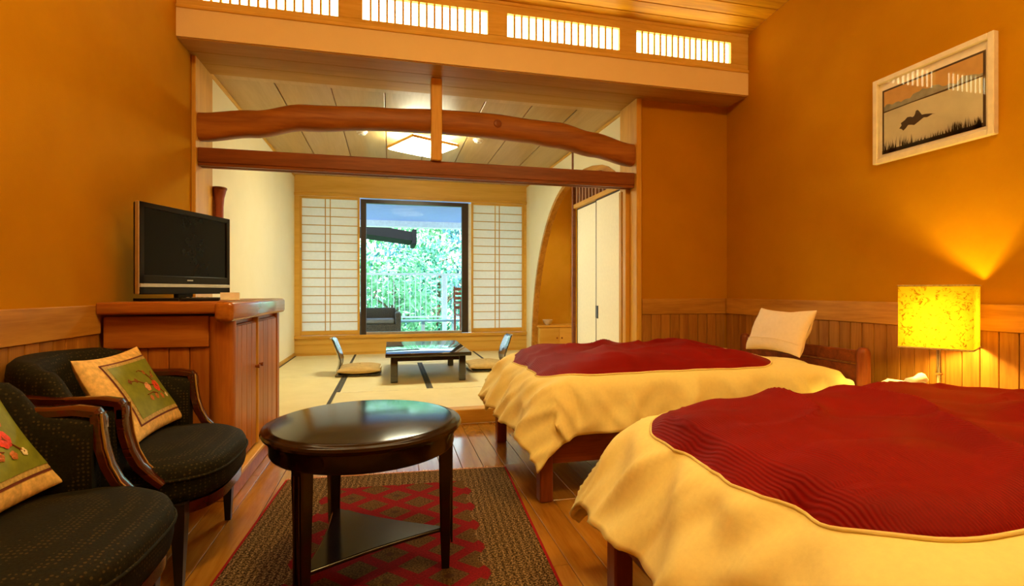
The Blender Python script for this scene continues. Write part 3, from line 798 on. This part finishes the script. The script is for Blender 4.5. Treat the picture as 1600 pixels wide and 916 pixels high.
# ---- rug
rg = thing('rug', 'red and brown diamond patterned rug under the coffee table', 'rug', (-.005, 2.075, 0), math.radians(-3.5))
G().bev(-.635, .635, -1.0, 1.0, 0.0005, .008, .003).build('pile', 'rug_weave', rg)
fr = G()
for sy in (-1, 1):
    for k in range(150):
        x = -.63 + 1.26 * k / 149; y = sy * (1.0 + random.uniform(.012, .026)); dx = random.uniform(-.004, .004)
        fr.add([(x - .003, sy * .995, .006), (x + .003, sy * .995, .006), (x + dx + .002, y, .0025), (x + dx - .002, y, .0025)], [(0, 1, 2, 3)])
f = fr.build('fringe', 'cushion_cream', rg); f['kind'] = 'stuff'

# ---- beds
def duvet_surface(seed, x0, x1, y0, y1, zt):
    def S(s, t, lift=0.0):
        ds = s - x0 if s < x0 else (s - x1 if s > x1 else 0.0)
        dt = t - y0 if t < y0 else (t - y1 if t > y1 else 0.0)
        cs, ct_ = min(max(s, x0), x1), min(max(t, y0), y1)
        d = math.hypot(ds, dt)
        u = (cs - x0) / (x1 - x0) * 2 - 1; v = (ct_ - y0) / (y1 - y0) * 2 - 1
        puff = .035 * (1 - u ** 4) * (1 - v ** 4)
        wr = .014 * nz(s * 3.1 + seed, t * 3.6, seed) + .008 * nz(s * 8 + seed, t * 7, 3.0 + seed)
        wr += .010 * abs(nz(s * 4.5 + t * 3 + seed, t * 2 - s * 2, 7.7))
        z = zt + puff + wr * min(1, .45 + (1 - v * v)) + lift
        x, y = cs, ct_
        if d > 1e-6:
            nx_, ny_ = ds / d, dt / d
            wf = nx_ * nx_; foot = wf
            al = math.radians(58 if ds < 0 else 42) * wf + math.radians(80) * (1 - wf)
            r = .085 + .135 * foot; la = r * al
            if d < la: h = r * math.sin(d / r); dr_ = r * (1 - math.cos(d / r))
            else: h = r * math.sin(al) + (d - la) * math.cos(al); dr_ = r * (1 - math.cos(al)) + (d - la) * math.sin(al)
            tt = s if abs(dt) > abs(ds) else t
            k = min(1, d / .16)
            fold = (.017 * math.sin(tt * 17 + 2.2 * nz(tt * 2.2, seed) + seed) + .022 * nz(tt * 7.5 + d * 5, d * 4, seed + 1.5) + .012 * nz(tt * 15 - d * 6, d * 5, seed + 4)) * k
            rg_ = max(0, 1 - abs(nz(tt * 5.5 - d * 2.5, d * 2.2, seed + 9))) ** 5
            fold += .030 * rg_ * k
            h += fold + lift; z -= dr_ + lift * min(1, d / .1); 
            x += nx_ * h; y += ny_ * h
        return Vector((x, y, z))
    return S
def make_pillow(label, loc, yaw, lean, w=.50, h=.33, T=.075):
    t = thing('pillow', label, 'pillow', loc, yaw)
    R = Matrix.Rotation(lean, 3, 'Y')
    def S(u, v, side):
        e = (max(0, 1 - u * u) * max(0, 1 - v * v)) ** .40
        y = u * w / 2 * (1 - .05 * (1 - v * v)); z = v * h / 2 * (1 - .16 * (1 - u * u))
        x = side * T * e + .012 * nz(u * 2, v * 2, side)
        return R @ Vector((x, y, z)) + Vector((0, 0, h / 2 * math.cos(lean)))
    g = G()
    for sd in (1, -1): g.grid(lambda a, b: S(math.sin((a - .5) * PI), math.sin((b - .5) * PI), sd), 26, 22)
    g.build('pillowcase', 'pillow_cotton', t, 80)
    G().tube([S(math.sin((k / 20 - .5) * PI), -.55, -1) + Vector((-.002, 0, 0)) for k in range(2, 19)], .003, 5).build('seam', 'sheet_white', t, 60)
    return t
def make_bed(label, duvet_label, loc, seed, r0, puffy):
    L, Wd = 2.03, 1.13
    b = thing('bed', label, 'bed', loc, 0, 'wooden twin beds')
    for y in (.035, Wd - .035):
        G().bev(-.035, .035, y - .035, y + .035, 0, .37, .006).build('leg', 'bed_wood_z', b)
        G().lathe([(.001, 0), (.036, 0), (.038, .01), (.038, .70), (.034, .72), (.02, .735), (.001, .738)], 20, (L, y, 0)).build('headboard_post', 'bed_wood_z', b, 45)
    G().bev(-.022, .022, .07, Wd - .07, .20, .36, .006).build('foot_rail', 'bed_wood', b)
    for y in (.03, Wd - .03): G().bev(.035, L - .03, y - .014, y + .014, .19, .35, .005).build('side_rail', 'bed_wood', b)
    G().bev(L - .018, L + .018, .07, Wd - .07, .635, .715, .012, 2).build('headboard_rail', 'bed_wood', b)
    G().bev(L - .012, L + .012, .07, Wd - .07, .20, .625, .004).build('headboard_panel', 'bed_wood', b)
    G().box(.02, L - .02, .045, Wd - .045, .24, .27).build('slat_base', 'bed_wood', b)
    mt = G().bev(.025, L - .03, .045, Wd - .045, .27, .54, .035, 3).build('mattress', 'sheet_white', b, 50)
    d = thing('duvet', duvet_label, 'duvet', (loc[0], loc[1], .54), 0, 'cream and red duvets')
    dz = loc[2] + .54
    S = duvet_surface(seed, .16, L - .34, .06, Wd - .06, .635)
    def P(s, t, lift=0): p = S(s, t, lift); p.z -= .54; return p
    s0, s1, t0, t1 = -.29, L - .045, -.27, Wd + .27
    c = G().grid(lambda a, e: P(s0 + (s1 - s0) * a, t0 + (t1 - t0) * e), 120, 100).build('cover', 'cream_cotton', d, 89)
    md = c.modifiers.new('thick', 'SOLIDIFY'); md.thickness = .022; md.offset = -1
    # red quilt showing through the rounded opening of the cover
    q0, q1, r1, rad = .045, 1.50, Wd - .03, .22
    cx, cy, hx, hy = (q0 + q1) / 2, (r0 + r1) / 2, (q1 - q0) / 2, (r1 - r0) / 2
    rim = []
    for qx, qy, a0 in ((1, 1, 0), (-1, 1, 90), (-1, -1, 180), (1, -1, 270)):
        for k in range(16):
            a = math.radians(a0 + 90 * k / 15); rim.append((cx + qx * (hx - rad) + rad * math.cos(a), cy + qy * (hy - rad) + rad * math.sin(a)))
    dense = []
    for i in range(len(rim)):
        a, e = Vector(rim[i]), Vector(rim[(i + 1) % len(rim)]); n = max(1, int((e - a).length / .03))
        dense += [a.lerp(e, k / n) for k in range(n)]
    cc = Vector((cx, cy)); rings = 44; secs = []
    def Q(p, k):
        e = min(1, (1 - k) * 5)
        l = .005 + puffy * math.sin(e * PI / 2) + e * (.034 * abs(nz(p.x * 2.6 + p.y * 1.5 + seed * 2, p.y * 3.4 - p.x, seed)) + .012 * nz(p.x * 6, p.y * 7, seed + 5) + .030 * max(0, 1 - 1.6 * abs(nz(p.x * 2.3 - p.y * 1.3 + seed, p.y * 2.6 + p.x, seed + 2))) ** 3)
        return P(p.x, p.y, l)
    for i in range(rings):
        k = 1 - i / rings
        ss = k if k < .999 else 1.0
        secs.append([Q(cc + (p - cc) * ss, ss) for p in dense])
    secs = [[P(p.x, p.y, -.012) for p in dense]] + secs + [[Q(cc + (p - cc) * .004, 0) for p in dense]]
    G().loft(secs).build('quilt_opening', 'red_quilt', d, 89, label='red ribbed quilt showing through the rounded opening')
    G().tube([P(p.x, p.y, .004) for p in dense + dense[:1]], .0045, 6).build('opening_hem', 'cream_cotton', d, 60)
    return b
B1, B2 = (.775, 2.47, 0), (.790, .56, 0)
make_bed('dark red wooden single bed beside the tatami room step', 'cream duvet with red centre on the bed beside the tatami step', B1, 1.3, .045, .022)
make_bed('dark red wooden single bed on the far side of the nightstand from the tatami step', 'cream duvet with red centre on the bed across the nightstand from the tatami step', B2, 5.1, .11, .035)
make_pillow('cream pillow propped against the headboard of the bed beside the tatami step', (2.60, 2.96, .655), 0, math.radians(24))
make_pillow('cream pillow against the headboard of the other bed across the nightstand', (2.61, 1.08, .655), 0, math.radians(24))

# ---- nightstand, lamp, telephone
NS = (2.70, 2.06, 0)
ns = thing('nightstand', 'wooden nightstand between the two beds', 'nightstand', NS)
G().bev(-.24, .25, -.21, .21, .07, .515, .004).build('body', 'bed_wood_z', ns)
G().bev(-.26, .26, -.225, .225, .515, .545, .006).build('top', 'bed_wood', ns)
for x in (-.22, .23):
    for y in (-.19, .19): G().bev(x - .02, x + .02, y - .02, y + .02, 0, .07, .003).build('leg', 'bed_wood_z', ns)
for k in range(2):
    z = .10 + k * .205
    dw = G().bev(-.256, -.24, -.19, .19, z, z + .19, .004).build('drawer', 'bed_wood', ns)
    G().tube([(-.256, 0, z + .10), (-.280, 0, z + .10)], [.007, .012], 10).build('knob', 'brass', dw, 40)
tl = thing('table_lamp', 'glowing square paper shade lamp on the nightstand', 'lamp', (2.805, 2.067, .545), math.radians(29))
G().lathe([(.001, 0), (.085, 0), (.088, .006), (.085, .016), (.03, .022), (.012, .03), (.001, .03)], 28).build('base', 'brass', tl, 40)
pl = G().lathe([(.012, .028), (.012, .29)], 16).build('pole', 'chrome', tl, 40)
for z in (.10, .235): G().lathe([(.012, z - .006), (.017, z - .004), (.017, z + .004), (.012, z + .006)], 16).build('collar', 'brass', pl, 40)
HS, za, zb = .148, .240, .566
sh = G()
for a, b_ in (((-HS, -HS), (HS, -HS)), ((HS, -HS), (HS, HS)), ((HS, HS), (-HS, HS)), ((-HS, HS), (-HS, -HS))):
    sh.add([(*a, za), (*b_, za), (*b_, zb), (*a, zb)], [(0, 1, 2, 3)])
shade = sh.build('shade', 'lamp_paper', tl, label='glowing mottled paper shade')
for z in (za, zb - .006):
    g = G()
    for a, b_ in (((-HS, -HS), (HS, -HS)), ((HS, -HS), (HS, HS)), ((HS, HS), (-HS, HS)), ((-HS, HS), (-HS, -HS))):
        g.tube([(a[0] * 1.003, a[1] * 1.003, z + .003), (b_[0] * 1.003, b_[1] * 1.003, z + .003)], .004, 6)
    g.build('shade_rim', 'cushion_gold', shade)
G().tube([(-HS, 0, za + .06), (HS, 0, za + .06)], .003, 6).tube([(0, -HS, za + .06), (0, HS, za + .06)], .003, 6).build('spider', 'brass', shade)
G().lathe([(.001, .29), (.014, .29), (.016, .31), (.030, .35), (.034, .375), (.028, .40), (.001, .412)], 20).build('bulb', 'bulb_glow', tl, 60)
bl_d = bpy.data.lights.new('bulb_light', 'POINT'); bl_d.energy = LAMP_W; bl_d.color = (1, .70, .12); bl_d.shadow_soft_size = .045
bl = bpy.data.objects.new('bulb_light', bl_d); col.objects.link(bl); bl.parent = tl; bl.location = (0, 0, .36)
# the glass of the bulb must not hide the light inside it
for o in tl.children:
    pass
ph = thing('telephone', 'white desk telephone beside the lamp', 'telephone', (2.56, 2.08, .545), math.radians(15))
G().loft([[(-.09, -.10, 0), (.09, -.10, 0), (.09, .10, 0), (-.09, .10, 0)], [(-.09, -.10, .03), (.09, -.10, .055), (.09, .10, .055), (-.09, .10, .03)], [(-.082, -.092, .036), (.082, -.092, .062), (.082, .092, .062), (-.082, .092, .036)]]).build('base', 'white_plastic', ph)
G().tube([(-.07, -.07, .062), (-.06, -.07, .080), (0, -.07, .088), (.06, -.07, .094), (.08, -.07, .078)], [.022, .024, .016, .024, .022], 10).build('handset', 'white_plastic', ph, 60)
for i in range(3):
    for k in range(4): G().bev(-.05 + k * .025, -.035 + k * .025, -.01 + i * .028, .008 + i * .028, .044 + k * .0035, .050 + k * .0035, .002).build('key', 'silver', ph)

# ---- framed picture on the right wall
pc = thing('framed_picture', 'framed landscape picture of a dark figure on a pale field', 'picture', (XR, 2.277, 1.885))
PWD, PH = .335, .53                     # half width, height; local y along the wall, x towards the room is negative
def pbox(n, m, y0, y1, z0, z1, x0, x1, b=.003, p=None): return G().bev(x0, x1, y0, y1, z0, z1, b).build(n, m, p or pc)
fw = .030
pbox('frame_side', 'picture_frame', -PWD, -PWD + fw, 0, PH, -.035, 0)
pbox('frame_side', 'picture_frame', PWD - fw, PWD, 0, PH, -.035, 0)
pbox('frame_side', 'picture_frame', -PWD + fw, PWD - fw, 0, fw, -.035, 0)
pbox('frame_side', 'picture_frame', -PWD + fw, PWD - fw, PH - fw, PH, -.035, 0)
pbox('backing', 'mat_board', -PWD + fw, PWD - fw, fw, PH - fw, -.012, 0, .001)
iw, ih0, ih1 = .285, .055, .455
pr = pbox('print', 'print_dark', -iw, iw, ih0, ih1, -.0135, -.012, .0002)
m_ = .012
G().box(-.0142, -.0135, -iw + m_, iw - m_, .31, ih1 - m_).build('sky', 'print_sky_reflection', pr)
def flat(n, m, pts, x): 
    return G().prism(pts, 'x', x, x + .0006).build(n, m, pr)
ridge = [(-iw + m_ + (2 * iw - 2 * m_) * k / 30, .345 + .045 * nz(k * .17, 3.3) + .022 * nz(k * .5, 8) + .03 * math.exp(-((k - 14) / 5) ** 2)) for k in range(31)]
flat('hills', 'print_hill', [(-iw + m_, .30)] + ridge + [(iw - m_, .30)], -.0148)
flat('field', 'print_field', [(-iw + m_, ih0 + m_), (-iw + m_, .322), (iw - m_, .318), (iw - m_, ih0 + m_)][::-1], -.0150)
flat('shore', 'print_dark', [(-iw + m_, .318), (-.1, .313), (.1, .316), (iw - m_, .312), (iw - m_, .320), (0, .323), (-iw + m_, .325)], -.0156)
fig = [(.03, .205), (.01, .200), (-.02, .208), (-.04, .202), (-.01, .215), (.02, .222), (.04, .224), (.055, .250), (.065, .262), (.075, .258), (.078, .245), (.085, .232), (.095, .228), (.105, .235), (.125, .238), (.14, .226), (.165, .215), (.16, .20), (.175, .185), (.16, .178), (.15, .165), (.135, .175), (.12, .190), (.10, .185), (.085, .178), (.06, .19)]
flat('figure', 'print_dark', fig, -.0156)
gr = G()
for k in range(150):
    y = random.uniform(-iw + m_, iw - m_); 
    hgt = .030 + .028 * max(0, nz(y * 9, 2)) + (.035 if y > .08 else 0) * random.random() + (.02 if y < -.1 else 0)
    hgt *= random.uniform(.6, 1.25); l = random.uniform(-.012, .012)
    gr.add([(-.0156, y - .004, ih0), (-.0156, y + .004, ih0), (-.0156, y + l, ih0 + .012 + hgt)], [(0, 1, 2)])
gr.box(-.0156, -.0150, -iw, iw, ih0, ih0 + .022)
o = gr.build('grass', 'print_dark', pr); o['kind'] = 'stuff'
G().box(-.024, -.022, -PWD + fw, PWD - fw, fw, PH - fw).build('glass', 'picture_glass', pc)

# ---- unseen ceiling lamps added above the frame to light the bedroom
def added_ceiling_lamp(label, x, y):
    r = thing('added_ceiling_lamp', label, 'lamp', (x, y, zc(y)), 0, 'added bedroom ceiling lamps'); r.rotation_euler = (ang, 0, 0)
    G().bev(-.24, .24, -.24, .24, -.03, 0, .004).build('base_plate', 'frame_hinoki', r)
    G().bev(-.215, .215, -.215, .215, -.150, -.03, .02, 2).build('diffuser', 'added_lamp_diffuser', r)
    for a in (-.24, .225):
        G().bev(a, a + .015, -.24, .24, -.055, -.03, .003).build('frame_side', 'frame_hinoki_y', r)
        G().bev(-.225, .225, a, a + .015, -.055, -.03, .003).build('frame_side', 'frame_hinoki', r)
added_ceiling_lamp('added square ceiling lamp above the coffee table, out of view', -.15, 1.25)
added_ceiling_lamp('added square ceiling lamp above the bed under the picture, out of view', 1.9, .45)

# ============================================================ TATAMI ROOM THINGS
lt_ = thing('tatami_ceiling_lamp', 'bright square ceiling lamp with wooden edges in the tatami room', 'lamp', (.35, 5.715, ZC), math.radians(27))
G().bev(-.11, .11, -.11, .11, -.075, 0, .003).build('base_plate', 'frame_hinoki', lt_)
G().loft([[(-.20, -.20, -.075), (.20, -.20, -.075), (.20, .20, -.075), (-.20, .20, -.075)], [(-.275, -.275, -.11), (.275, -.275, -.11), (.275, .275, -.11), (-.275, .275, -.11)], [(-.275, -.275, -.15), (.275, -.275, -.15), (.275, .275, -.15), (-.275, .275, -.15)], [(-.20, -.20, -.18), (.20, -.20, -.18), (.20, .20, -.18), (-.20, .20, -.18)]]).build('diffuser', 'tatami_diffuser', lt_)
for a in (-1, 1):
    G().bev(a * .283 - .008, a * .283 + .008, -.291, .291, -.145, -.115, .003).build('frame_side', 'frame_hinoki_y', lt_)
    G().bev(-.275, .275, a * .283 - .008, a * .283 + .008, -.145, -.115, .003).build('frame_side', 'frame_hinoki', lt_)
for lab, x, y in (('small white ceiling fitting on the television side of the tatami lamp', -.30, 5.75), ('small white ceiling fitting on the closet side of the tatami lamp', .98, 5.75)):
    r = thing('ceiling_fitting', lab, 'detector', (x, y, ZC))
    G().lathe([(.001, -.001), (.06, -.001), (.058, -.012), (.045, -.016), (.04, -.034), (.001, -.036)], 24).build('housing', 'white_plastic', r, 40)
    G().lathe([(.018, -.035), (.018, -.042), (.001, -.043)], 12).build('sensor', 'silver', r, 40)
ad = thing('added_alcove_downlight', 'added round downlight hidden in the alcove ceiling', 'lamp', (2.60, 7.0, ZC))  # unseen downlight added to brighten the alcove
G().lathe([(.030, -.002), (.055, -.002), (.058, -.006), (.052, -.012), (.036, -.012), (.030, -.006)], 24).build('trim_ring', 'white_plastic', ad, 40)
G().lathe([(.001, -.003), (.034, -.003), (.034, -.006), (.001, -.007)], 20).build('lens', 'bulb_glow', ad, 40)
al_d = bpy.data.lights.new('added_downlight_beam', 'SPOT'); al_d.energy = 24; al_d.color = (1, .78, .40); al_d.spot_size = math.radians(130); al_d.spot_blend = .8; al_d.shadow_soft_size = .03
al_o = bpy.data.objects.new('added_downlight_beam', al_d); col.objects.link(al_o); al_o.parent = ad; al_o.location = (0, 0, -.03)
# low table
LT = (.40, 6.06, ZT + .002)
tb = thing('low_table', 'low black lacquer table on the tatami', 'table', LT)
G().bev(-.45, .45, -.66, .66, .275, .315, .006, 2).build('tabletop', 'lacquer', tb, 40)
for s_ in (-1, 1):
    G().bev(s_ * .385 - .012, s_ * .385 + .012, -.56, .56, .225, .276, .003).build('apron', 'lacquer', tb)
    G().bev(-.37, .37, s_ * .575 - .012, s_ * .575 + .012, .225, .276, .003).build('apron', 'lacquer', tb)
    for q in (-1, 1): G().bev(s_ * .36 - .037, s_ * .36 + .037, q * .555 - .037, q * .555 + .037, 0, .276, .006).build('leg', 'lacquer', tb)
# legless chairs and cushions
def make_zaisu(label, loc, rz):
    t = thing('floor_chair', label, 'chair', loc, rz, 'legless floor chairs')
    secs = []
    prof = [(-.235, .012), (-.245, .05), (-.222, .12), (-.218, .18), (-.24, .26), (-.272, .34), (-.292, .40), (-.315, .425)]
    for i, (x, z) in enumerate(prof):
        hw = [.16, .165, .17, .175, .18, .18, .165, .13][i]
        secs.append([(x - .007 + .03 * abs(k / 4 - 1) ** 2, hw * (k / 4 - 1), z) for k in range(9)] + [(x + .007 + .03 * abs(k / 4 - 1) ** 2, hw * (k / 4 - 1), z) for k in range(8, -1, -1)])
    G().loft(secs).build('backrest', 'zaisu_lacquer', t, 60)
    sp = [(-.245, .012), (-.15, .010), (.10, .010), (.20, .012), (.245, .028), (.262, .05)]
    G().loft([[(x, -.20, z - .006), (x, .20, z - .006), (x, .20, z + .006), (x, -.20, z + .006)] for x, z in sp]).build('seat', 'zaisu_lacquer', t, 60)
    return t
def make_zabuton(label, loc, rz):
    t = thing('floor_cushion', label, 'cushion', loc, rz, 'tatami floor cushions')
    def S(u, v, side):
        e = (max(0, 1 - u * u) * max(0, 1 - v * v)) ** .38
        return Vector((u * .235 * (1 - .04 * (1 - v * v)), v * .27 * (1 - .04 * (1 - u * u)), .052 + side * .050 * e * (1 + .2 * nz(u * 2, v * 2, loc[1])) ))
    g = G()
    for sd in (1, -1): g.grid(lambda a, b: S(math.sin((a - .5) * PI), math.sin((b - .5) * PI), sd), 18, 18)
    g.build('cover', 'zabuton', t, 80)
    G().lathe([(.001, .108), (.008, .106), (.010, .100), (.001, .096)], 8).build('tuft', 'cushion_gold', t)
zs = [('black floor chair on the television side of the low table', (-.36, 6.20, ZT + .002), 0), ('black floor chair on the alcove side of the low table', (1.17, 6.20, ZT + .002), PI)]
for lab, loc, rz in zs:
    make_zaisu(lab, loc, rz)
    make_zabuton('tan floor cushion on the floor chair ' + ('on the television side' if rz == 0 else 'on the alcove side'), (loc[0] + (.015 if rz == 0 else -.015), loc[1], loc[2] + .014), rz)
# alcove cabinet and bowl
ak = thing('alcove_cabinet', 'low golden cabinet inside the arched alcove', 'cabinet', (2.595, 7.84, ZT + .04))
G().bev(-.33, .33, -.23, .25, 0, .36, .003).build('body', 'golden_board', ak)
G().bev(-.35, .35, -.25, .25, .36, .385, .004).build('top', 'frame_hinoki', ak)
for k in range(2):
    d = G().bev(-.325 + k * .33, -.005 + k * .33, -.242, -.23, .012, .35, .002).build('door', 'golden_board', ak)
    G().lathe([(.014, 0), (.014, .006), (.001, .007)], 12).build('pull', 'lintel', d).matrix_local = Matrix.Translation((-.04 + k * .08, -.242, .19)) @ Matrix.Rotation(PI / 2, 4, 'X')
bo = thing('bowl', 'small pale ceramic bowl on the alcove cabinet', 'bowl', (2.46, 7.80, ZT + .425))
G().lathe([(.001, 0), (.035, 0), (.037, .008), (.062, .03), (.080, .065), (.082, .082), (.077, .082), (.060, .036), (.001, .018)], 28).build('body', 'bowl_glaze', bo, 60)
G().lathe([(.080, .080), (.084, .083), (.080, .087), (.076, .083)], 28).build('rim', 'bowl_glaze', bo, 60)

# ============================================================ BALCONY AND GARDEN
BY0, BY1, BZ = YE + .12, 10.95, .22
struct('floor_balcony', 'pale balcony deck outside the window', 'floor', G().box(-4, 5, BY0, BY1 + .1, BZ - .12, BZ), 'deck_pale')
so = struct('ceiling_balcony', 'blue grey soffit over the balcony', 'ceiling', G().box(-4, 5, BY0, BY1 + .05, 2.56, 2.68), 'soffit_blue')
for k in range(14):
    y = BY0 + .06 + k * .195
    G().bev(-3.9, 4.9, y, y + .185, 2.548, 2.56, .003).build('soffit_board', 'soffit_blue', so)
G().bev(-4, 5, BY1 - .12, BY1 + .06, 2.42, 2.57, .005).build('fascia', 'rail_white', so)
struct('wall_outside', 'outer face of the house around the balcony window', 'wall', G().box(-4, TX0 - .1, YE + .02, YE + .12, -.1, 2.7).box(3.05, 5, YE + .02, YE + .12, -.1, 2.7), 'cream_plaster')
rl = thing('balcony_railing', 'white balcony railing with thin upright bars', 'railing', (.5, 10.8, BZ))
G().bev(-3.5, 4, -.035, .035, 1.19, 1.235, .006).build('handrail', 'rail_white', rl)
G().bev(-3.5, 4, -.02, .02, .30, .335, .004).build('bottom_rail', 'rail_white', rl)
me = G().bev(-.008, .008, -.008, .008, .335, 1.19, .002).mesh('baluster', 'rail_white')
for k in range(68): inst('baluster', me, rl, (-3.4 + k * .11, 0, 0))
for x in (-3.0, -1.2, .62, 2.4): G().bev(x - .045, x + .045, -.045, .045, 0, 1.19, .005).build('post', 'rail_white', rl)
bn = thing('bench', 'long pale blue bench below the balcony railing', 'bench', (.62, 10.0, BZ))
for k in range(3): G().bev(-.75, .75, -.21 + k * .142, -.075 + k * .142, .27, .30, .004).build('seat_board', 'bench_blue', bn)
for x in (-.6, 0, .6):
    G().bev(x - .03, x + .03, -.19, .19, .22, .27, .004).build('cross_beam', 'bench_blue', bn)
    for y in (-.16, .16): G().bev(x - .025, x + .025, y - .025, y + .025, 0, .22, .003).build('leg', 'rail_white', bn)
wa = thing('wicker_armchair', 'dark wicker armchair on the balcony', 'armchair', (-.20, 9.15, BZ))
G().bev(-.30, .30, -.30, .30, .06, .30, .02, 2).build('seat_box', 'wicker', wa, 50)
G().bev(-.27, .27, -.27, .22, .30, .38, .03, 3).build('seat_cushion', 'wicker_cushion', wa, 50)
for s_ in (-1, 1): G().bev(s_ * .33 - .05, s_ * .33 + .05, -.30, .32, .06, .49, .025, 2).build('arm', 'wicker', wa, 50)
G().bev(-.30, .30, .24, .34, .06, .56, .03, 2).build('backrest', 'wicker', wa, 50)
for x in (-.30, .30):
    for y in (-.25, .25): G().bev(x - .025, x + .025, y - .025, y + .025, 0, .07, .003).build('leg', 'sash_dark', wa)
lc = thing('ladder_back_chair', 'reddish wooden ladder back chair on the balcony', 'chair', (1.42, 9.45, BZ), math.radians(8))
for x in (-.20, .20):
    G().tube([(x, .20, 0), (x, .20, .42), (x, .25, .95)], [.02, .02, .016], 8).build('back_post', 'red_chair', lc, 50)
    G().tube([(x, -.20, 0), (x, -.20, .64)], .02, 8).build('front_leg', 'red_chair', lc, 50)
    G().bev(x - .028, x + .028, -.25, .23, .62, .645, .006).build('arm', 'red_chair', lc)
for k in range(5):
    z = .52 + k * .088; y = .20 + .05 * (z - .42) / .53
    G().bev(-.20, .20, y - .009, y + .009, z, z + .055, .004).build('ladder_slat', 'red_chair', lc)
for k in range(5): G().bev(-.21, .21, -.22 + k * .09, -.145 + k * .09, .40, .42, .004).build('seat_slat', 'red_chair', lc)
for z in (.15, .26): G().tube([(-.20, -.20, z), (.20, -.20, z)], .011, 8).build('stretcher', 'red_chair', lc, 50)
# garden
struct('ground', 'green sloping garden ground beyond the balcony', 'ground', G().prism([(BY1 + .1, -1.6), (60, -1.0), (60, -2.5), (BY1 + .1, -2.5)], 'x', -40, 40), 'earth')
gh = thing('garden_pavilion', 'dark roofed garden shelter seen past the balcony', 'shelter', (-1.08, 12.25, -1.58))
G().loft([[(-1.3, -.6, 4.15), (1.55, -.6, 3.80), (1.55, .6, 3.80), (-1.3, .6, 4.15)], [(-1.3, -.6, 4.46), (1.66, -.6, 3.98), (1.66, .6, 3.98), (-1.3, .6, 4.46)]]).build('roof', 'roof_dark', gh)
G().bev(1.56, 1.66, -.62, .62, 3.72, 4.06, .01).build('gutter', 'roof_dark', gh)
for x in (-1.1, .30):
    for y in (-.5, .5): G().bev(x - .06, x + .06, y - .06, y + .06, 0, 4.20, .005).build('post', 'bark', gh)
def tree(label, name, x, y, zc_, rx, ry, rz_, mat_, n, size, seed):
    rnd = random.Random(seed); base = -1.58 + (y - 11) * .012
    t = thing(name, label, 'tree', (x, y, base), 0, 'trees beyond the balcony')
    H = zc_ - base
    G().tube([(0, 0, -.1), (.05, .02, H * .4), (-.03, .05, H * .8), (0, 0, H + rz_ * .4)], [.12, .10, .07, .03], 8).build('trunk', 'bark', t, 50)
    bg_ = G()
    for k in range(6):
        a = rnd.uniform(0, 2 * PI); q = rnd.uniform(.45, .9)
        bg_.tube([(0, 0, H * q), (rx * .35 * math.cos(a), ry * .35 * math.sin(a), H * q + rz_ * .25), (rx * .75 * math.cos(a), ry * .75 * math.sin(a), H * q + rz_ * .4)], [.05, .03, .012], 6)
    bg_.build('branches', 'bark', t, 50)
    g = G()
    clumps = [(rnd.uniform(-1, 1), rnd.uniform(-1, 1), rnd.uniform(-1, 1)) for _ in range(26)]
    for k in range(n):
        c = clumps[k % 26]
        p = Vector((c[0] + rnd.gauss(0, .22), c[1] + rnd.gauss(0, .22), c[2] + rnd.gauss(0, .22)))
        if p.length > 1.25: p = p.normalized() * 1.2
        p = Vector((p.x * rx, p.y * ry, p.z * rz_ + H))
        d1 = Vector((rnd.gauss(0, 1), rnd.gauss(0, 1), rnd.gauss(0, 1))).normalized(); d2 = d1.orthogonal().normalized() * rnd.uniform(.35, .6)
        s_ = size * rnd.uniform(.6, 1.4)
        g.add([p - d1 * s_, p + d2 * s_, p + d1 * s_, p - d2 * s_], [(0, 1, 2, 3)])
    f = g.build('foliage', mat_, t); f['kind'] = 'stuff'
tree('bright green leafy tree close behind the railing', 'broadleaf_tree', .1, 14.0, .9, 1.2, .75, 1.2, 'leaf_bright', 2400, .085, 1)
tree('mid green bushy tree behind the bench', 'broadleaf_tree', 1.5, 16.0, 1.0, 1.6, .7, 1.5, 'leaf_mid', 2600, .09, 2)
tree('tall pale green tree rising under the soffit', 'broadleaf_tree', .9, 20.2, 2.4, 2.6, .85, 2.0, 'leaf_bright', 3000, .12, 3)
tree('blue green tree on the alcove side of the garden', 'conifer_tree', 3.3, 18.0, 2.2, 1.4, .7, 2.0, 'leaf_blue', 2200, .11, 4)
tree('blue green shrubby tree behind the garden shelter', 'conifer_tree', -.6, 18.0, 1.0, 1.6, .7, 1.8, 'leaf_blue', 2200, .10, 5)
tree('dark green tree low behind the railing post', 'broadleaf_tree', 2.5, 14.0, .3, .7, .75, 1.0, 'leaf_mid', 1500, .08, 6)
